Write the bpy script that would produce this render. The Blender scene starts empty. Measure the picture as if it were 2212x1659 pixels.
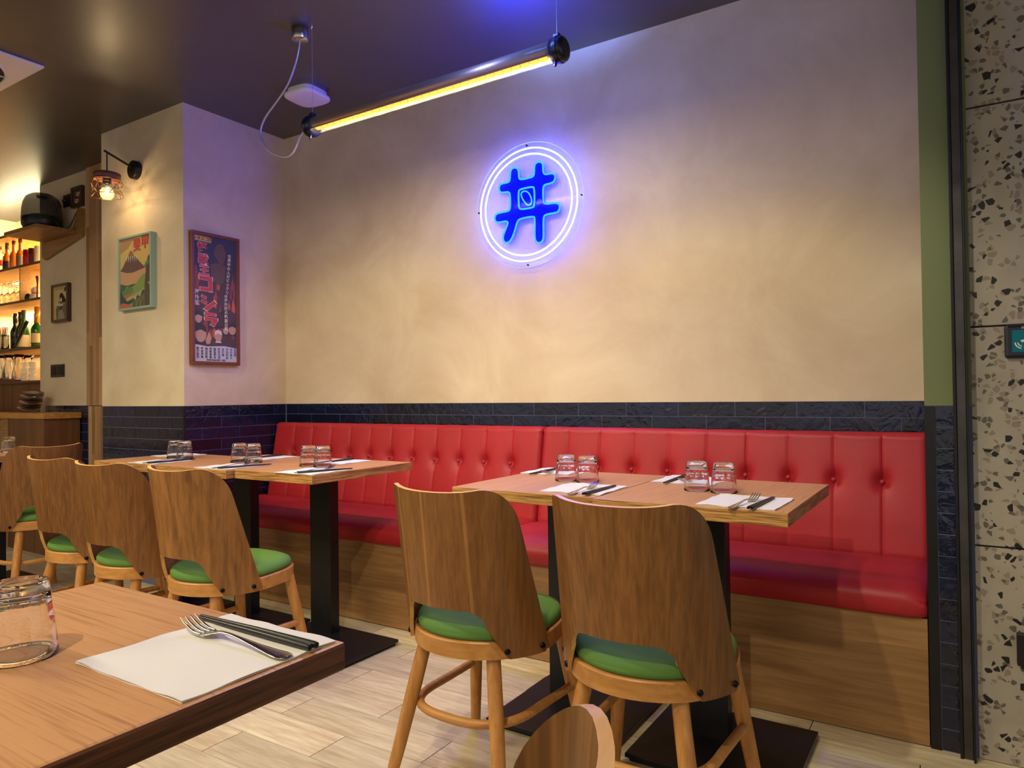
import bpy, bmesh, math, random
from mathutils import Vector, Matrix
PI = math.pi
sin, cos, R = math.sin, math.cos, math.radians
rnd = random.Random(7)
SC = bpy.context.scene
COL = SC.collection

# ------------------------------------------------------------------ camera, world, exposure
cam_d = bpy.data.cameras.new('camera'); cam = bpy.data.objects.new('camera', cam_d); COL.objects.link(cam)
SC.camera = cam
CAM_H = 1.045
yaw, pit, rol = .56796, .01452, -.01226
fw = Vector((-sin(yaw)*cos(pit), cos(yaw)*cos(pit), sin(pit)))
rt = Vector((cos(yaw), sin(yaw), 0)); up = rt.cross(fw)
r2 = rt*cos(rol)+up*sin(rol); u2 = -rt*sin(rol)+up*cos(rol)
cam.matrix_world = Matrix(((r2.x, u2.x, -fw.x, 0), (r2.y, u2.y, -fw.y, 0), (r2.z, u2.z, -fw.z, CAM_H), (0, 0, 0, 1)))
cam_d.sensor_width = 36; cam_d.lens = 1528.03/2212*36; cam_d.clip_start = .02

W = bpy.data.worlds.new('world'); SC.world = W; W.use_nodes = True
bg = W.node_tree.nodes['Background']; bg.inputs[0].default_value = (1, .90, .78, 1); bg.inputs[1].default_value = .5
SC.view_settings.view_transform = 'Standard'; SC.view_settings.look = 'None'
SC.view_settings.gamma = 1; SC.view_settings.use_curve_mapping = False
SC.view_settings.exposure = 0.35
SC.cycles.sample_clamp_indirect = 4
SC.cycles.use_denoising = True
SC.cycles.max_bounces = 8

def area(name, loc, size, energy, color, rot=(0, 0, 0), spread=PI):
    l = bpy.data.lights.new(name, 'AREA'); l.shape = 'RECTANGLE'; l.size, l.size_y = size
    l.energy = energy; l.color = color; l.spread = spread
    o = bpy.data.objects.new(name, l); COL.objects.link(o); o.location = loc; o.rotation_euler = rot
    return o
def spot(name, loc, target, energy, color, angle=60, blend=.4, rad=.03):
    l = bpy.data.lights.new(name, 'SPOT'); l.energy = energy; l.color = color; l.spot_size = R(angle); l.spot_blend = blend
    l.shadow_soft_size = rad
    o = bpy.data.objects.new(name, l); COL.objects.link(o); o.location = loc
    o.rotation_euler = (Vector(target)-Vector(loc)).to_track_quat('-Z', 'Y').to_euler()
    return o
WARM = (1, .87, .60)
# tube lamps and ceiling spots of the room, behind and beside the camera
LIGHTS = [
    ('A', 'room_tube_light', (-2.7, .25, 2.25), (1.25, .04), 22, WARM, (0, 0, 0)),
    ('A', 'room_tube_light_far', (-4.1, .4, 2.3), (1.25, .04), 22, WARM, (0, 0, 0)),
    ('A', 'room_tube_light_rear', (-2.6, -1.3, 2.3), (1.25, .04), 22, WARM, (0, 0, 0)),
    ('S', 'ceiling_spot_table', (-.9, .5, 2.6), (-.95, 2.15, .7), 62, (1, .9, .66), 70),
    ('S', 'ceiling_spot_left', (-2.6, .6, 2.6), (-2.7, 2.2, .6), 36, (1, .88, .62), 75),
    ('S', 'ceiling_spot_near', (-.5, -.6, 2.6), (-1.0, .7, .6), 70, (1, .9, .66), 75),
]
for l in LIGHTS:
    if l[0] == 'A': area(l[1], l[2], l[3], l[4], l[5], l[6])
    else: spot(l[1], l[2], l[3], l[4], l[5], l[6])

# added unseen blue point light above the view, boosting the sign's blue
bl = bpy.data.lights.new('blue_ceiling_light', 'POINT'); bl.energy = 12; bl.color = (.14, .26, 1); bl.shadow_soft_size = .05
blo = bpy.data.objects.new('blue_ceiling_light', bl); COL.objects.link(blo); blo.location = (-1.35, 1.85, 2.40)

spot('blue_ceiling_spot', (-1.30, 1.72, 2.36), (-1.38, 2.15, 2.66), 190, (.11, .22, 1), 58, 1.0, .05)  # added unseen uplight, strengthens the blue on the ceiling

# ------------------------------------------------------------------ materials
MATS = {}
def newmat(name):
    m = bpy.data.materials.new(name); m.use_nodes = True
    nt = m.node_tree; b = nt.nodes['Principled BSDF']
    MATS[name] = m
    return m, nt, b
def srgb(r, g, b):
    f = lambda c: ((c/255+.055)/1.055)**2.4 if c > 10 else c/255/12.92
    return (f(r), f(g), f(b), 1)
def N(nt, typ, **kw):
    n = nt.nodes.new(typ)
    for k, v in kw.items():
        if k in ('i',):
            for a, c in v.items(): n.inputs[a].default_value = c
        else: setattr(n, k, v)
    return n
def plain(name, col, rough=.5, metal=0, spec=.5, emit=None, es=0, noise=0, nscale=8, bump=0, bscale=60, coat=0):
    m, nt, b = newmat(name)
    b.inputs['Base Color'].default_value = col; b.inputs['Roughness'].default_value = rough
    b.inputs['Metallic'].default_value = metal; b.inputs['Specular IOR Level'].default_value = spec
    b.inputs['Coat Weight'].default_value = coat
    if emit: b.inputs['Emission Color'].default_value = emit; b.inputs['Emission Strength'].default_value = es
    if noise or bump:
        tc = N(nt, 'ShaderNodeTexCoord')
        if noise:
            no = N(nt, 'ShaderNodeTexNoise', i={'Scale': nscale, 'Detail': 4, 'Roughness': .6})
            nt.links.new(tc.outputs['Object'], no.inputs['Vector'])
            mx = N(nt, 'ShaderNodeMix', data_type='RGBA', blend_type='MULTIPLY'); mx.inputs['Factor'].default_value = 1
            rp = N(nt, 'ShaderNodeMapRange', i={'From Min': .3, 'From Max': .7, 'To Min': 1-noise, 'To Max': 1+noise*.5})
            nt.links.new(no.outputs['Fac'], rp.inputs['Value'])
            mx.inputs['A'].default_value = col; nt.links.new(rp.outputs[0], mx.inputs['B'])
            nt.links.new(mx.outputs['Result'], b.inputs['Base Color'])
        if bump:
            n2 = N(nt, 'ShaderNodeTexNoise', i={'Scale': bscale, 'Detail': 3})
            nt.links.new(tc.outputs['Object'], n2.inputs['Vector'])
            bp = N(nt, 'ShaderNodeBump', i={'Strength': bump, 'Distance': .002})
            nt.links.new(n2.outputs['Fac'], bp.inputs['Height']); nt.links.new(bp.outputs[0], b.inputs['Normal'])
    return m
def wood(name, light, dark, axis='X', fine=90, coarse=7, rough=.42, contrast=.55, stretch=18, perobj=0, spec=.4, bump=.15, lo=.38, hi=.66, cd=1.2):
    """streaked veneer: noise squeezed across the grain, drawn out along `axis`"""
    m, nt, b = newmat(name)
    b.inputs['Roughness'].default_value = rough; b.inputs['Specular IOR Level'].default_value = spec
    tc = N(nt, 'ShaderNodeTexCoord'); oi = N(nt, 'ShaderNodeObjectInfo')
    add = N(nt, 'ShaderNodeVectorMath', operation='ADD')
    sc = N(nt, 'ShaderNodeVectorMath', operation='SCALE'); sc.inputs['Scale'].default_value = 13.7
    cmb = N(nt, 'ShaderNodeCombineXYZ')
    for k in 'XYZ': nt.links.new(oi.outputs['Random'], cmb.inputs[k])
    nt.links.new(cmb.outputs[0], sc.inputs[0])
    nt.links.new(tc.outputs['Object'], add.inputs[0]); nt.links.new(sc.outputs[0], add.inputs[1])
    def layer(scale, det, dist):
        mp = N(nt, 'ShaderNodeMapping')
        s = [scale]*3; s['XYZ'.index(axis)] = scale/stretch; mp.inputs['Scale'].default_value = s
        nt.links.new(add.outputs[0], mp.inputs['Vector'])
        no = N(nt, 'ShaderNodeTexNoise', i={'Scale': 1, 'Detail': det, 'Roughness': .6, 'Distortion': dist})
        nt.links.new(mp.outputs[0], no.inputs['Vector']); return no
    a = layer(fine, 3, .3); c = layer(coarse, 3, cd)
    r1 = N(nt, 'ShaderNodeMapRange', i={'From Min': lo, 'From Max': hi}); nt.links.new(a.outputs['Fac'], r1.inputs['Value'])
    r2_ = N(nt, 'ShaderNodeMapRange', i={'From Min': .3, 'From Max': .7}); nt.links.new(c.outputs['Fac'], r2_.inputs['Value'])
    mx = N(nt, 'ShaderNodeMix', data_type='FLOAT'); mx.inputs['Factor'].default_value = contrast
    nt.links.new(r2_.outputs[0], mx.inputs[2]); nt.links.new(r1.outputs[0], mx.inputs[3])
    cm = N(nt, 'ShaderNodeMix', data_type='RGBA'); cm.inputs['A'].default_value = dark; cm.inputs['B'].default_value = light
    nt.links.new(mx.outputs[0], cm.inputs['Factor'])
    out = cm.outputs['Result']
    if perobj:
        mr = N(nt, 'ShaderNodeMapRange', i={'To Min': 1-perobj, 'To Max': 1+perobj*.4})
        nt.links.new(oi.outputs['Random'], mr.inputs['Value'])
        m2 = N(nt, 'ShaderNodeMix', data_type='RGBA', blend_type='MULTIPLY'); m2.inputs['Factor'].default_value = 1
        nt.links.new(out, m2.inputs['A']); nt.links.new(mr.outputs[0], m2.inputs['B']); out = m2.outputs['Result']
    nt.links.new(out, b.inputs['Base Color'])
    bp = N(nt, 'ShaderNodeBump', i={'Strength': bump, 'Distance': .001})
    nt.links.new(a.outputs['Fac'], bp.inputs['Height']); nt.links.new(bp.outputs[0], b.inputs['Normal'])
    return m
def glassy(name, col=(1, 1, 1, 1), rough=.02, ior=1.45):
    m, nt, b = newmat(name)
    b.inputs['Base Color'].default_value = col; b.inputs['Roughness'].default_value = rough
    b.inputs['Transmission Weight'].default_value = 1; b.inputs['IOR'].default_value = ior
    return m
def sheet(name, tint, amount, rough=.05):
    """thin clear sheet: mostly see-through, with a glossy face"""
    m, nt, b = newmat(name)
    b.inputs['Base Color'].default_value = tint; b.inputs['Roughness'].default_value = rough
    t = N(nt, 'ShaderNodeBsdfTransparent'); mix = N(nt, 'ShaderNodeMixShader'); mix.inputs[0].default_value = amount
    out = nt.nodes['Material Output']
    nt.links.new(t.outputs[0], mix.inputs[1]); nt.links.new(b.outputs[0], mix.inputs[2]); nt.links.new(mix.outputs[0], out.inputs[0])
    return m
def emit(name, col, s):
    m = bpy.data.materials.new(name); m.use_nodes = True; nt = m.node_tree
    nt.nodes.remove(nt.nodes['Principled BSDF']); e = N(nt, 'ShaderNodeEmission', i={'Color': col, 'Strength': s})
    nt.links.new(e.outputs[0], nt.nodes['Material Output'].inputs[0]); MATS[name] = m; return m

# limewashed plaster
def plaster(name, a, c, scale=2.2):
    m, nt, b = newmat(name)
    b.inputs['Roughness'].default_value = .62; b.inputs['Specular IOR Level'].default_value = .35
    g = N(nt, 'ShaderNodeNewGeometry')
    n1 = N(nt, 'ShaderNodeTexNoise', i={'Scale': scale, 'Detail': 6, 'Roughness': .62, 'Distortion': .6})
    nt.links.new(g.outputs['Position'], n1.inputs['Vector'])
    r1 = N(nt, 'ShaderNodeMapRange', i={'From Min': .32, 'From Max': .72}); nt.links.new(n1.outputs['Fac'], r1.inputs['Value'])
    cm = N(nt, 'ShaderNodeMix', data_type='RGBA'); cm.inputs['A'].default_value = a; cm.inputs['B'].default_value = c
    nt.links.new(r1.outputs[0], cm.inputs['Factor']); nt.links.new(cm.outputs['Result'], b.inputs['Base Color'])
    r2_ = N(nt, 'ShaderNodeMapRange', i={'To Min': .5, 'To Max': .75}); nt.links.new(n1.outputs['Fac'], r2_.inputs['Value'])
    nt.links.new(r2_.outputs[0], b.inputs['Roughness'])
    return m
plaster('plaster', srgb(205, 184, 152), srgb(228, 211, 181))
plaster('ceiling_paint', srgb(62, 56, 54), srgb(72, 64, 60), 3)
MATS['ceiling_paint'].node_tree.nodes['Principled BSDF'].inputs['Specular IOR Level'].default_value = .5
for l in list(MATS['ceiling_paint'].node_tree.links):
    if l.to_socket.name == 'Roughness': MATS['ceiling_paint'].node_tree.links.remove(l)
MATS['ceiling_paint'].node_tree.nodes['Principled BSDF'].inputs['Roughness'].default_value = .36
MATS['ceiling_paint'].node_tree.nodes['Principled BSDF'].inputs['IOR'].default_value = 2.05
plain('green_paint', srgb(112, 122, 78), .6)
# hand-made glazed tile
def tilemat():
    m, nt, b = newmat('tile_glaze')
    b.inputs['Roughness'].default_value = .16; b.inputs['Specular IOR Level'].default_value = .6
    oi = N(nt, 'ShaderNodeObjectInfo'); g = N(nt, 'ShaderNodeNewGeometry')
    cm = N(nt, 'ShaderNodeMix', data_type='RGBA'); cm.inputs['A'].default_value = srgb(11, 16, 34); cm.inputs['B'].default_value = srgb(24, 34, 72)
    n1 = N(nt, 'ShaderNodeTexNoise', i={'Scale': 22, 'Detail': 3, 'Distortion': 1.0})
    nt.links.new(g.outputs['Position'], n1.inputs['Vector'])
    ad = N(nt, 'ShaderNodeMath', operation='MULTIPLY'); nt.links.new(oi.outputs['Random'], ad.inputs[0]); nt.links.new(n1.outputs['Fac'], ad.inputs[1])
    nt.links.new(ad.outputs[0], cm.inputs['Factor']); nt.links.new(cm.outputs['Result'], b.inputs['Base Color'])
    n2 = N(nt, 'ShaderNodeTexNoise', i={'Scale': 16, 'Detail': 3, 'Roughness': .6, 'Distortion': .8})
    nt.links.new(g.outputs['Position'], n2.inputs['Vector'])
    bp = N(nt, 'ShaderNodeBump', i={'Strength': .8, 'Distance': .006}); nt.links.new(n2.outputs['Fac'], bp.inputs['Height']); nt.links.new(bp.outputs[0], b.inputs['Normal'])
tilemat()
plain('grout', srgb(100, 106, 138), .8)
# terrazzo
def terrazzo():
    m, nt, b = newmat('terrazzo')
    b.inputs['Roughness'].default_value = .4
    g = N(nt, 'ShaderNodeNewGeometry')
    no = N(nt, 'ShaderNodeTexNoise', i={'Scale': 14, 'Detail': 4}); nt.links.new(g.outputs['Position'], no.inputs['Vector'])
    base = N(nt, 'ShaderNodeMix', data_type='RGBA'); base.inputs['A'].default_value = srgb(152, 142, 126); base.inputs['B'].default_value = srgb(178, 168, 150)
    nt.links.new(no.outputs['Fac'], base.inputs['Factor'])
    cur = base.outputs['Result']
    for scale, p, edge, col, off in ((56, .22, .10, srgb(140, 126, 110), 0), (72, .14, .10, srgb(96, 88, 78), 3), (54, .12, .10, srgb(18, 17, 19), 7)):
        mp = N(nt, 'ShaderNodeMapping'); mp.inputs['Location'].default_value = (off, off*2, off*3); mp.inputs['Rotation'].default_value = (.3, off, .2)
        nt.links.new(g.outputs['Position'], mp.inputs['Vector'])
        v1 = N(nt, 'ShaderNodeTexVoronoi', feature='F1', i={'Scale': scale, 'Randomness': 1}); nt.links.new(mp.outputs[0], v1.inputs['Vector'])
        v2 = N(nt, 'ShaderNodeTexVoronoi', feature='DISTANCE_TO_EDGE', i={'Scale': scale, 'Randomness': 1}); nt.links.new(mp.outputs[0], v2.inputs['Vector'])
        sp = N(nt, 'ShaderNodeSeparateColor'); nt.links.new(v1.outputs['Color'], sp.inputs[0])
        l1 = N(nt, 'ShaderNodeMath', operation='LESS_THAN'); nt.links.new(sp.outputs[0], l1.inputs[0]); l1.inputs[1].default_value = p
        g1 = N(nt, 'ShaderNodeMath', operation='GREATER_THAN'); nt.links.new(v2.outputs['Distance'], g1.inputs[0]); g1.inputs[1].default_value = edge
        mu = N(nt, 'ShaderNodeMath', operation='MULTIPLY'); nt.links.new(l1.outputs[0], mu.inputs[0]); nt.links.new(g1.outputs[0], mu.inputs[1])
        mx = N(nt, 'ShaderNodeMix', data_type='RGBA'); nt.links.new(mu.outputs[0], mx.inputs['Factor']); nt.links.new(cur, mx.inputs['A']); mx.inputs['B'].default_value = col
        cur = mx.outputs['Result']
    nt.links.new(cur, b.inputs['Base Color'])
terrazzo()
wood('plank', srgb(234, 222, 188), srgb(188, 164, 128), 'X', 70, 9, .42, .45, 9, perobj=.25, bump=.1)
wood('table_y', srgb(216, 158, 104), srgb(164, 108, 66), 'Y', 260, 14, .36, .72, 45, lo=.26, hi=.50, cd=.35)
wood('table_x', srgb(216, 158, 104), srgb(164, 108, 66), 'X', 260, 14, .36, .72, 45, lo=.26, hi=.50, cd=.35)
wood('edge_x', srgb(212, 158, 92), srgb(112, 70, 32), 'X', 230, 24, .45, .85, 26, lo=.36, hi=.60, cd=.5)
wood('edge_y', srgb(196, 142, 90), srgb(106, 66, 36), 'Y', 230, 24, .45, .85, 26, lo=.36, hi=.60, cd=.5)
wood('edge_dark', srgb(122, 74, 46), srgb(66, 38, 24), 'Y', 230, 24, .5, .8, 30, lo=.34, hi=.62, cd=.5)
wood('shell_wood', srgb(148, 98, 50), srgb(100, 64, 30), 'Z', 110, 10, .38, .5, 16, perobj=.1, spec=.45)
wood('shell_rim', srgb(236, 188, 118), srgb(210, 156, 86), 'X', 60, 8, .4, .5, 8)
wood('beech', srgb(204, 146, 78), srgb(160, 104, 48), 'Z', 70, 9, .38, .5, 10, spec=.45)
wood('beech_x', srgb(206, 150, 84), srgb(168, 112, 54), 'X', 50, 9, .4, .5, 8)
wood('bench_wood', srgb(172, 130, 82), srgb(132, 94, 54), 'X', 60, 8, .45, .55, 16)
wood('bar_wood', srgb(222, 184, 124), srgb(190, 146, 88), 'X', 60, 8, .5, .5, 12)
wood('bar_edge', srgb(112, 78, 50), srgb(78, 52, 34), 'X', 60, 8, .5, .5, 12)
wood('panel_dark', srgb(128, 86, 52), srgb(92, 58, 34), 'Z', 30, 6, .5, .45, 12, perobj=.2)
wood('stave', srgb(206, 164, 120), srgb(176, 130, 90), 'Z', 60, 8, .45, .5, 14, perobj=.42)
plain('leather_red', srgb(174, 36, 42), .46, spec=.4, noise=.12, nscale=5, bump=.12, bscale=400)
plain('thread_red', srgb(150, 24, 28), .5)
plain('vinyl_green', srgb(98, 138, 68), .7, spec=.15, bump=.1, bscale=500)
plain('black_steel', srgb(20, 19, 22), .38, metal=.0, spec=.4, noise=.3, nscale=20)
plain('bolt_black', srgb(24, 24, 26), .35, metal=.8)
plain('grey_steel', srgb(88, 84, 84), .4, metal=.85, noise=.35, nscale=9)
plain('steel', srgb(200, 196, 190), .22, metal=1)
plain('cutlery', srgb(214, 208, 200), .1, metal=1)
plain('chop_black', srgb(18, 17, 18), .3)
plain('chop_blue', srgb(22, 30, 92), .3)
plain('paper', srgb(240, 234, 224), .8, spec=.2, bump=.2, bscale=900)
plain('white_plastic', srgb(232, 224, 214), .35)
plain('dark_slot', srgb(28, 24, 22), .6)
plain('rubber', srgb(16, 16, 18), .6)
plain('black_plastic', srgb(14, 14, 15), .4)
plain('cap_blue', srgb(16, 20, 44), .3)
plain('lamp_metal', srgb(160, 118, 84), .4, metal=1)
plain('frame_green', srgb(150, 176, 158), .4)
plain('frame_brown', srgb(118, 62, 38), .38)
plain('frame_dark', srgb(70, 42, 28), .35)
plain('gold_fillet', srgb(190, 140, 70), .3, metal=.8)
plain('walnut', srgb(104, 58, 40), .4)
plain('brass', srgb(120, 84, 52), .35, metal=1)
plain('cable', srgb(190, 186, 196), .3, metal=.6)
glassy('glass'); glassy('glass_green', (.16, .42, .12, 1)); glassy('glass_amber', (.9, .42, .05, 1)); glassy('glass_dark', (.03, .07, .03, 1))
sheet('bulb_glass', (1, .9, .7, 1), .04, .05)
sheet('acrylic', (.62, .86, .76, 1), .05); sheet('tube_glass', (.95, .95, .95, 1), .07, .02); sheet('smoke', (.02, .018, .015, 1), .72, .08)
sheet('clear_thin', (.9, .9, .84, 1), .28, .05)
sheet('frame_glass', (1, 1, 1, 1), .03, .03)
emit('neon_blue', (.00025, .0026, 1, 1), 190)
emit('neon_white', (.68, .93, 1, 1), 1.8)
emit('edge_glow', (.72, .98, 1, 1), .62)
sheet('blue_acrylic', (.05, .10, 1, 1), .06)  # clear blue tint standing in for the neon glow
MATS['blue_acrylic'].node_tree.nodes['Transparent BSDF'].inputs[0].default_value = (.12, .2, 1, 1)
emit('led_warm', (1, .80, .48, 1), 74)
m_ = emit('led_cell', (1, .52, .06, 1), 1.5)
nt_ = m_.node_tree; mx_ = N(nt_, 'ShaderNodeMixShader'); mx_.inputs[0].default_value = .93; tr_ = N(nt_, 'ShaderNodeBsdfTransparent', i={'Color': (1, .92, .7, 1)})
e_ = [n for n in nt_.nodes if n.type == 'EMISSION'][0]
nt_.links.new(tr_.outputs[0], mx_.inputs[1]); nt_.links.new(e_.outputs[0], mx_.inputs[2]); nt_.links.new(mx_.outputs[0], nt_.nodes['Material Output'].inputs[0])
emit('led_white', (1, .78, .42, 1), 6)
emit('bar_led', (1, .80, .42, 1), 14)
emit('filament', (1, .76, .36, 1), 25)
emit('screen_green', (.03, .26, .26, 1), .25)

# ------------------------------------------------------------------ mesh helpers
class MB:
    def __init__(s): s.v = []; s.f = []; s.m = []; s.sm = []
    def add(s, vs, fs, mi=0, smooth=False):
        n = len(s.v); s.v += [tuple(v) for v in vs]
        for f in fs: s.f.append([n+i for i in f]); s.m.append(mi); s.sm.append(smooth)
        return s
    def box(s, x0, x1, y0, y1, z0, z1, mi=0):
        vs = [(x0, y0, z0), (x1, y0, z0), (x1, y1, z0), (x0, y1, z0), (x0, y0, z1), (x1, y0, z1), (x1, y1, z1), (x0, y1, z1)]
        return s.add(vs, [(0, 3, 2, 1), (4, 5, 6, 7), (0, 1, 5, 4), (1, 2, 6, 5), (2, 3, 7, 6), (3, 0, 4, 7)], mi)
    def tube(s, pts, rad, n=10, mi=0, closed=False, cap=True):
        pts = [Vector(p) for p in pts]; k = len(pts)
        if not hasattr(rad, '__len__'): rad = [rad]*k
        rings = []; prev = None
        for i in range(k):
            a = pts[(i-1) % k] if (closed or i > 0) else pts[i]; b = pts[(i+1) % k] if (closed or i < k-1) else pts[i]
            t = (b-a).normalized()
            if prev is None:
                u = t.orthogonal().normalized() if abs(t.z) > .9 else t.cross(Vector((0, 0, 1))).normalized()
            else:
                u = prev - t*prev.dot(t); u.normalize()
            prev = u; w = t.cross(u)
            rings.append([pts[i]+(u*cos(2*PI*j/n)+w*sin(2*PI*j/n))*rad[i] for j in range(n)])
        vs = [v for r in rings for v in r]; fs = []
        for i in range(k if closed else k-1):
            for j in range(n):
                a = i*n+j; b = i*n+(j+1) % n; c = ((i+1) % k)*n+(j+1) % n; d = ((i+1) % k)*n+j
                fs.append((a, b, c, d))
        s.add(vs, fs, mi, True)
        if cap and not closed:
            s.add(rings[0], [tuple(reversed(range(n)))], mi); s.add(rings[-1], [tuple(range(n))], mi)
        return s
    def lathe(s, prof, n=24, c=(0, 0, 0), mi=0, rfun=None, smooth=True):
        vs = []; fs = []; k = len(prof)
        for (r, z) in prof:
            for j in range(n):
                a = 2*PI*j/n; rr = r if rfun is None else rfun(r, z, a)
                vs.append((c[0]+rr*cos(a), c[1]+rr*sin(a), c[2]+z))
        for i in range(k-1):
            for j in range(n):
                fs.append((i*n+j, i*n+(j+1) % n, (i+1)*n+(j+1) % n, (i+1)*n+j))
        s.add(vs, fs, mi, smooth); return s
    def prism(s, poly, y0, y1, mi=0):
        """polygon in XZ (counter-clockwise seen from -Y) extruded y0..y1"""
        n = len(poly); vs = [(x, y0, z) for x, z in poly]+[(x, y1, z) for x, z in poly]
        fs = [tuple(range(n)), tuple(reversed(range(n, 2*n)))]+[(i, n+i, n+(i+1) % n, (i+1) % n) for i in range(n)]
        return s.add(vs, fs, mi)
    def grid(s, P, mi=0, smooth=True, flip=False):
        a, b = len(P), len(P[0]); vs = [p for r in P for p in r]
        fs = [((i*b+j, i*b+j+1, (i+1)*b+j+1, (i+1)*b+j) if not flip else (i*b+j, (i+1)*b+j, (i+1)*b+j+1, i*b+j+1)) for i in range(a-1) for j in range(b-1)]
        return s.add(vs, fs, mi, smooth)
    def mesh(s, name, mats, weld=False):
        me = bpy.data.meshes.new(name); me.from_pydata(s.v, [], s.f); me.update()
        if not isinstance(mats, (list, tuple)): mats = [mats]
        for m in mats: me.materials.append(MATS[m])
        me.polygons.foreach_set('material_index', s.m); me.polygons.foreach_set('use_smooth', s.sm)
        if weld:
            bm = bmesh.new(); bm.from_mesh(me); bmesh.ops.remove_doubles(bm, verts=bm.verts, dist=1e-5)
            bmesh.ops.recalc_face_normals(bm, faces=bm.faces); bm.to_mesh(me); bm.free()
        return me
def link(name, me, parent=None, loc=(0, 0, 0), rot=(0, 0, 0)):
    o = bpy.data.objects.new(name, me); COL.objects.link(o); o.location = loc; o.rotation_euler = rot
    if parent: o.parent = parent
    return o
def put(name, mb, mats, parent=None, loc=(0, 0, 0), rot=(0, 0, 0), bevel=0, weld=False, kind=None):
    o = link(name, mb.mesh(name, mats, weld), parent, loc, rot)
    if bevel:
        b = o.modifiers.new('bevel', 'BEVEL'); b.width = bevel; b.segments = 2; b.limit_method = 'ANGLE'; b.angle_limit = R(40)
    if kind: o['kind'] = kind
    return o
def tag(o, label, cat, group=None, kind=None):
    o['label'] = label; o['category'] = cat
    if group: o['group'] = group
    if kind: o['kind'] = kind
    return o
def thing(name, label, cat, loc=(0, 0, 0), rz=0, group=None):
    o = bpy.data.objects.new(name, None); COL.objects.link(o); o.location = loc; o.rotation_euler = (0, 0, rz)
    o.empty_display_size = .05
    return tag(o, label, cat, group)
def dup(root, loc, rz, label, group=None):
    r = root.copy(); COL.objects.link(r); r.location = loc; r.rotation_euler = (0, 0, rz); r['label'] = label
    if group: r['group'] = group
    for ch in list(root.children):
        c = ch.copy(); COL.objects.link(c); c.parent = r
        for g in list(ch.children):
            d = g.copy(); COL.objects.link(d); d.parent = c
    return r
def structure(name, mb, mats, **k):
    o = put(name, mb, mats, **k); o['kind'] = 'structure'; return o
def glyphs(mb, body, size, cx, cz, y, mi, sx=1.0, spacing=1.0, fat=0.0, shear=0):
    """letters as flat polygons in the XZ plane facing -Y, centred on cx, cz"""
    cu = bpy.data.curves.new('letters', 'FONT'); cu.body = body; cu.size = size; cu.align_x = 'CENTER'; cu.align_y = 'CENTER'
    cu.space_line = spacing; cu.offset = fat; cu.resolution_u = 2; cu.shear = shear
    o = bpy.data.objects.new('letters', cu); COL.objects.link(o)
    dg = bpy.context.evaluated_depsgraph_get(); me = bpy.data.meshes.new_from_object(o.evaluated_get(dg))
    mb.add([(cx+v.co.x*sx, y, cz+v.co.y) for v in me.vertices], [tuple(p.vertices) for p in me.polygons], mi)
    bpy.data.objects.remove(o); bpy.data.curves.remove(cu); bpy.data.meshes.remove(me)

# ------------------------------------------------------------------ setting: shell of the room
YB, XL, ZC, ZT = 2.95, -3.55, 2.655, 1.003
# ceiling
structure('ceiling', MB().box(-7.3, 3.2, -3.2, 3.2, ZC, ZC+.08), 'ceiling_paint')
# floor: bed and planks
structure('floor', MB().box(-7.3, 3.2, -3.2, 3.2, -.06, -.006), 'rubber')
floor = bpy.data.objects['floor']
pl = MB().box(0, .5972, 0, .1416, -.005, 0).mesh('plank', 'plank')
for r in range(-1, 13):
    y0 = 2.282 - r*.1436-.1436
    x = -.12 if r % 2 == 0 else -.42
    x += .6*1
    while x > -5.6 if y0 > 1.2 else x > -3.2:
        x -= .6
        if x > .5: continue
        o = link('plank', pl, floor, (x+.0014, y0+.001, 0))
for r in range(3):   # strip of flooring beyond, along the wall behind the bench and the bar
    pass
# back wall above the tiles, with a slim backing for the tiles
wb = structure('wall_back', MB().box(XL-.1, .7, YB, YB+.1, ZT, ZC).box(XL-.1, .7, YB+.0006, YB+.1, 0, ZT, 1), ['plaster', 'grout'])
wl = structure('wall_left', MB().box(XL-.5, XL, 2.30, YB+.1, ZT, ZC).box(XL-.5, XL-.0006, 2.30, YB+.1, 0, ZT, 1), ['plaster', 'grout'])
pier = structure('wall_pier', MB().box(-4.385, XL, 2.27, 2.30, ZT, ZC).box(-4.385, XL-.0006, 2.2706, 2.30, 0, ZT, 1), ['plaster', 'grout'])
wc = structure('wall_column', MB().box(-5.75, -4.4, 2.566, 2.62, ZT, ZC).box(-5.75, -4.4, 2.5666, 2.62, 0, ZT, 1), ['plaster', 'grout'])
structure('wall_bar_end', MB().box(-5.83, -5.75, 2.566, 3.07, 0, ZC), 'plaster')
structure('wall_bar', MB().box(-7.3, -5.75, 2.97, 3.07, 0, ZC), 'plaster')
structure('wall_far', MB().box(-7.3, -7.19, -3.2, 3.07, 0, ZC), 'plaster')
def tiles(parent, x0, x1, rows, off, yface, ax='x', ph=0.0):
    """courses of glazed tiles, hung downward from the top edge"""
    L, Hh, T, g = .2405, .0622, .0045, .0032
    for r in range(rows):
        zt = ZT - r*Hh-.001; zb = zt-Hh+g
        if zb < 0: zb = .001
        if zt <= .01: break
        st = x0 - L + ((off+ph) if r % 2 == 0 else (off+L/2+ph)) % L
        x = st
        while x < x1-.004:
            a, b = max(x, x0)+g/2, min(x+L, x1)-g/2
            if b-a > .012:
                d = rnd.uniform(-.0008, .0008)
                m = MB()
                if ax == 'x': m.box(a, b, yface-.0012+d*.6, yface+T, zb, zt)
                else: m.box(yface-T, yface+.0012+d*.6, a, b, zb, zt)
                put('tile', m, 'tile_glaze', parent, bevel=0)
            x += L
tiles(wb, XL+.006, -.1, 3, -3.441+3.544, YB, 'x')
tiles(wl, 2.274, YB-.003, 15, .1017, XL, 'y')
tiles(pier, -4.38, XL-.012, 15, .11, 2.27, 'x')
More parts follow.
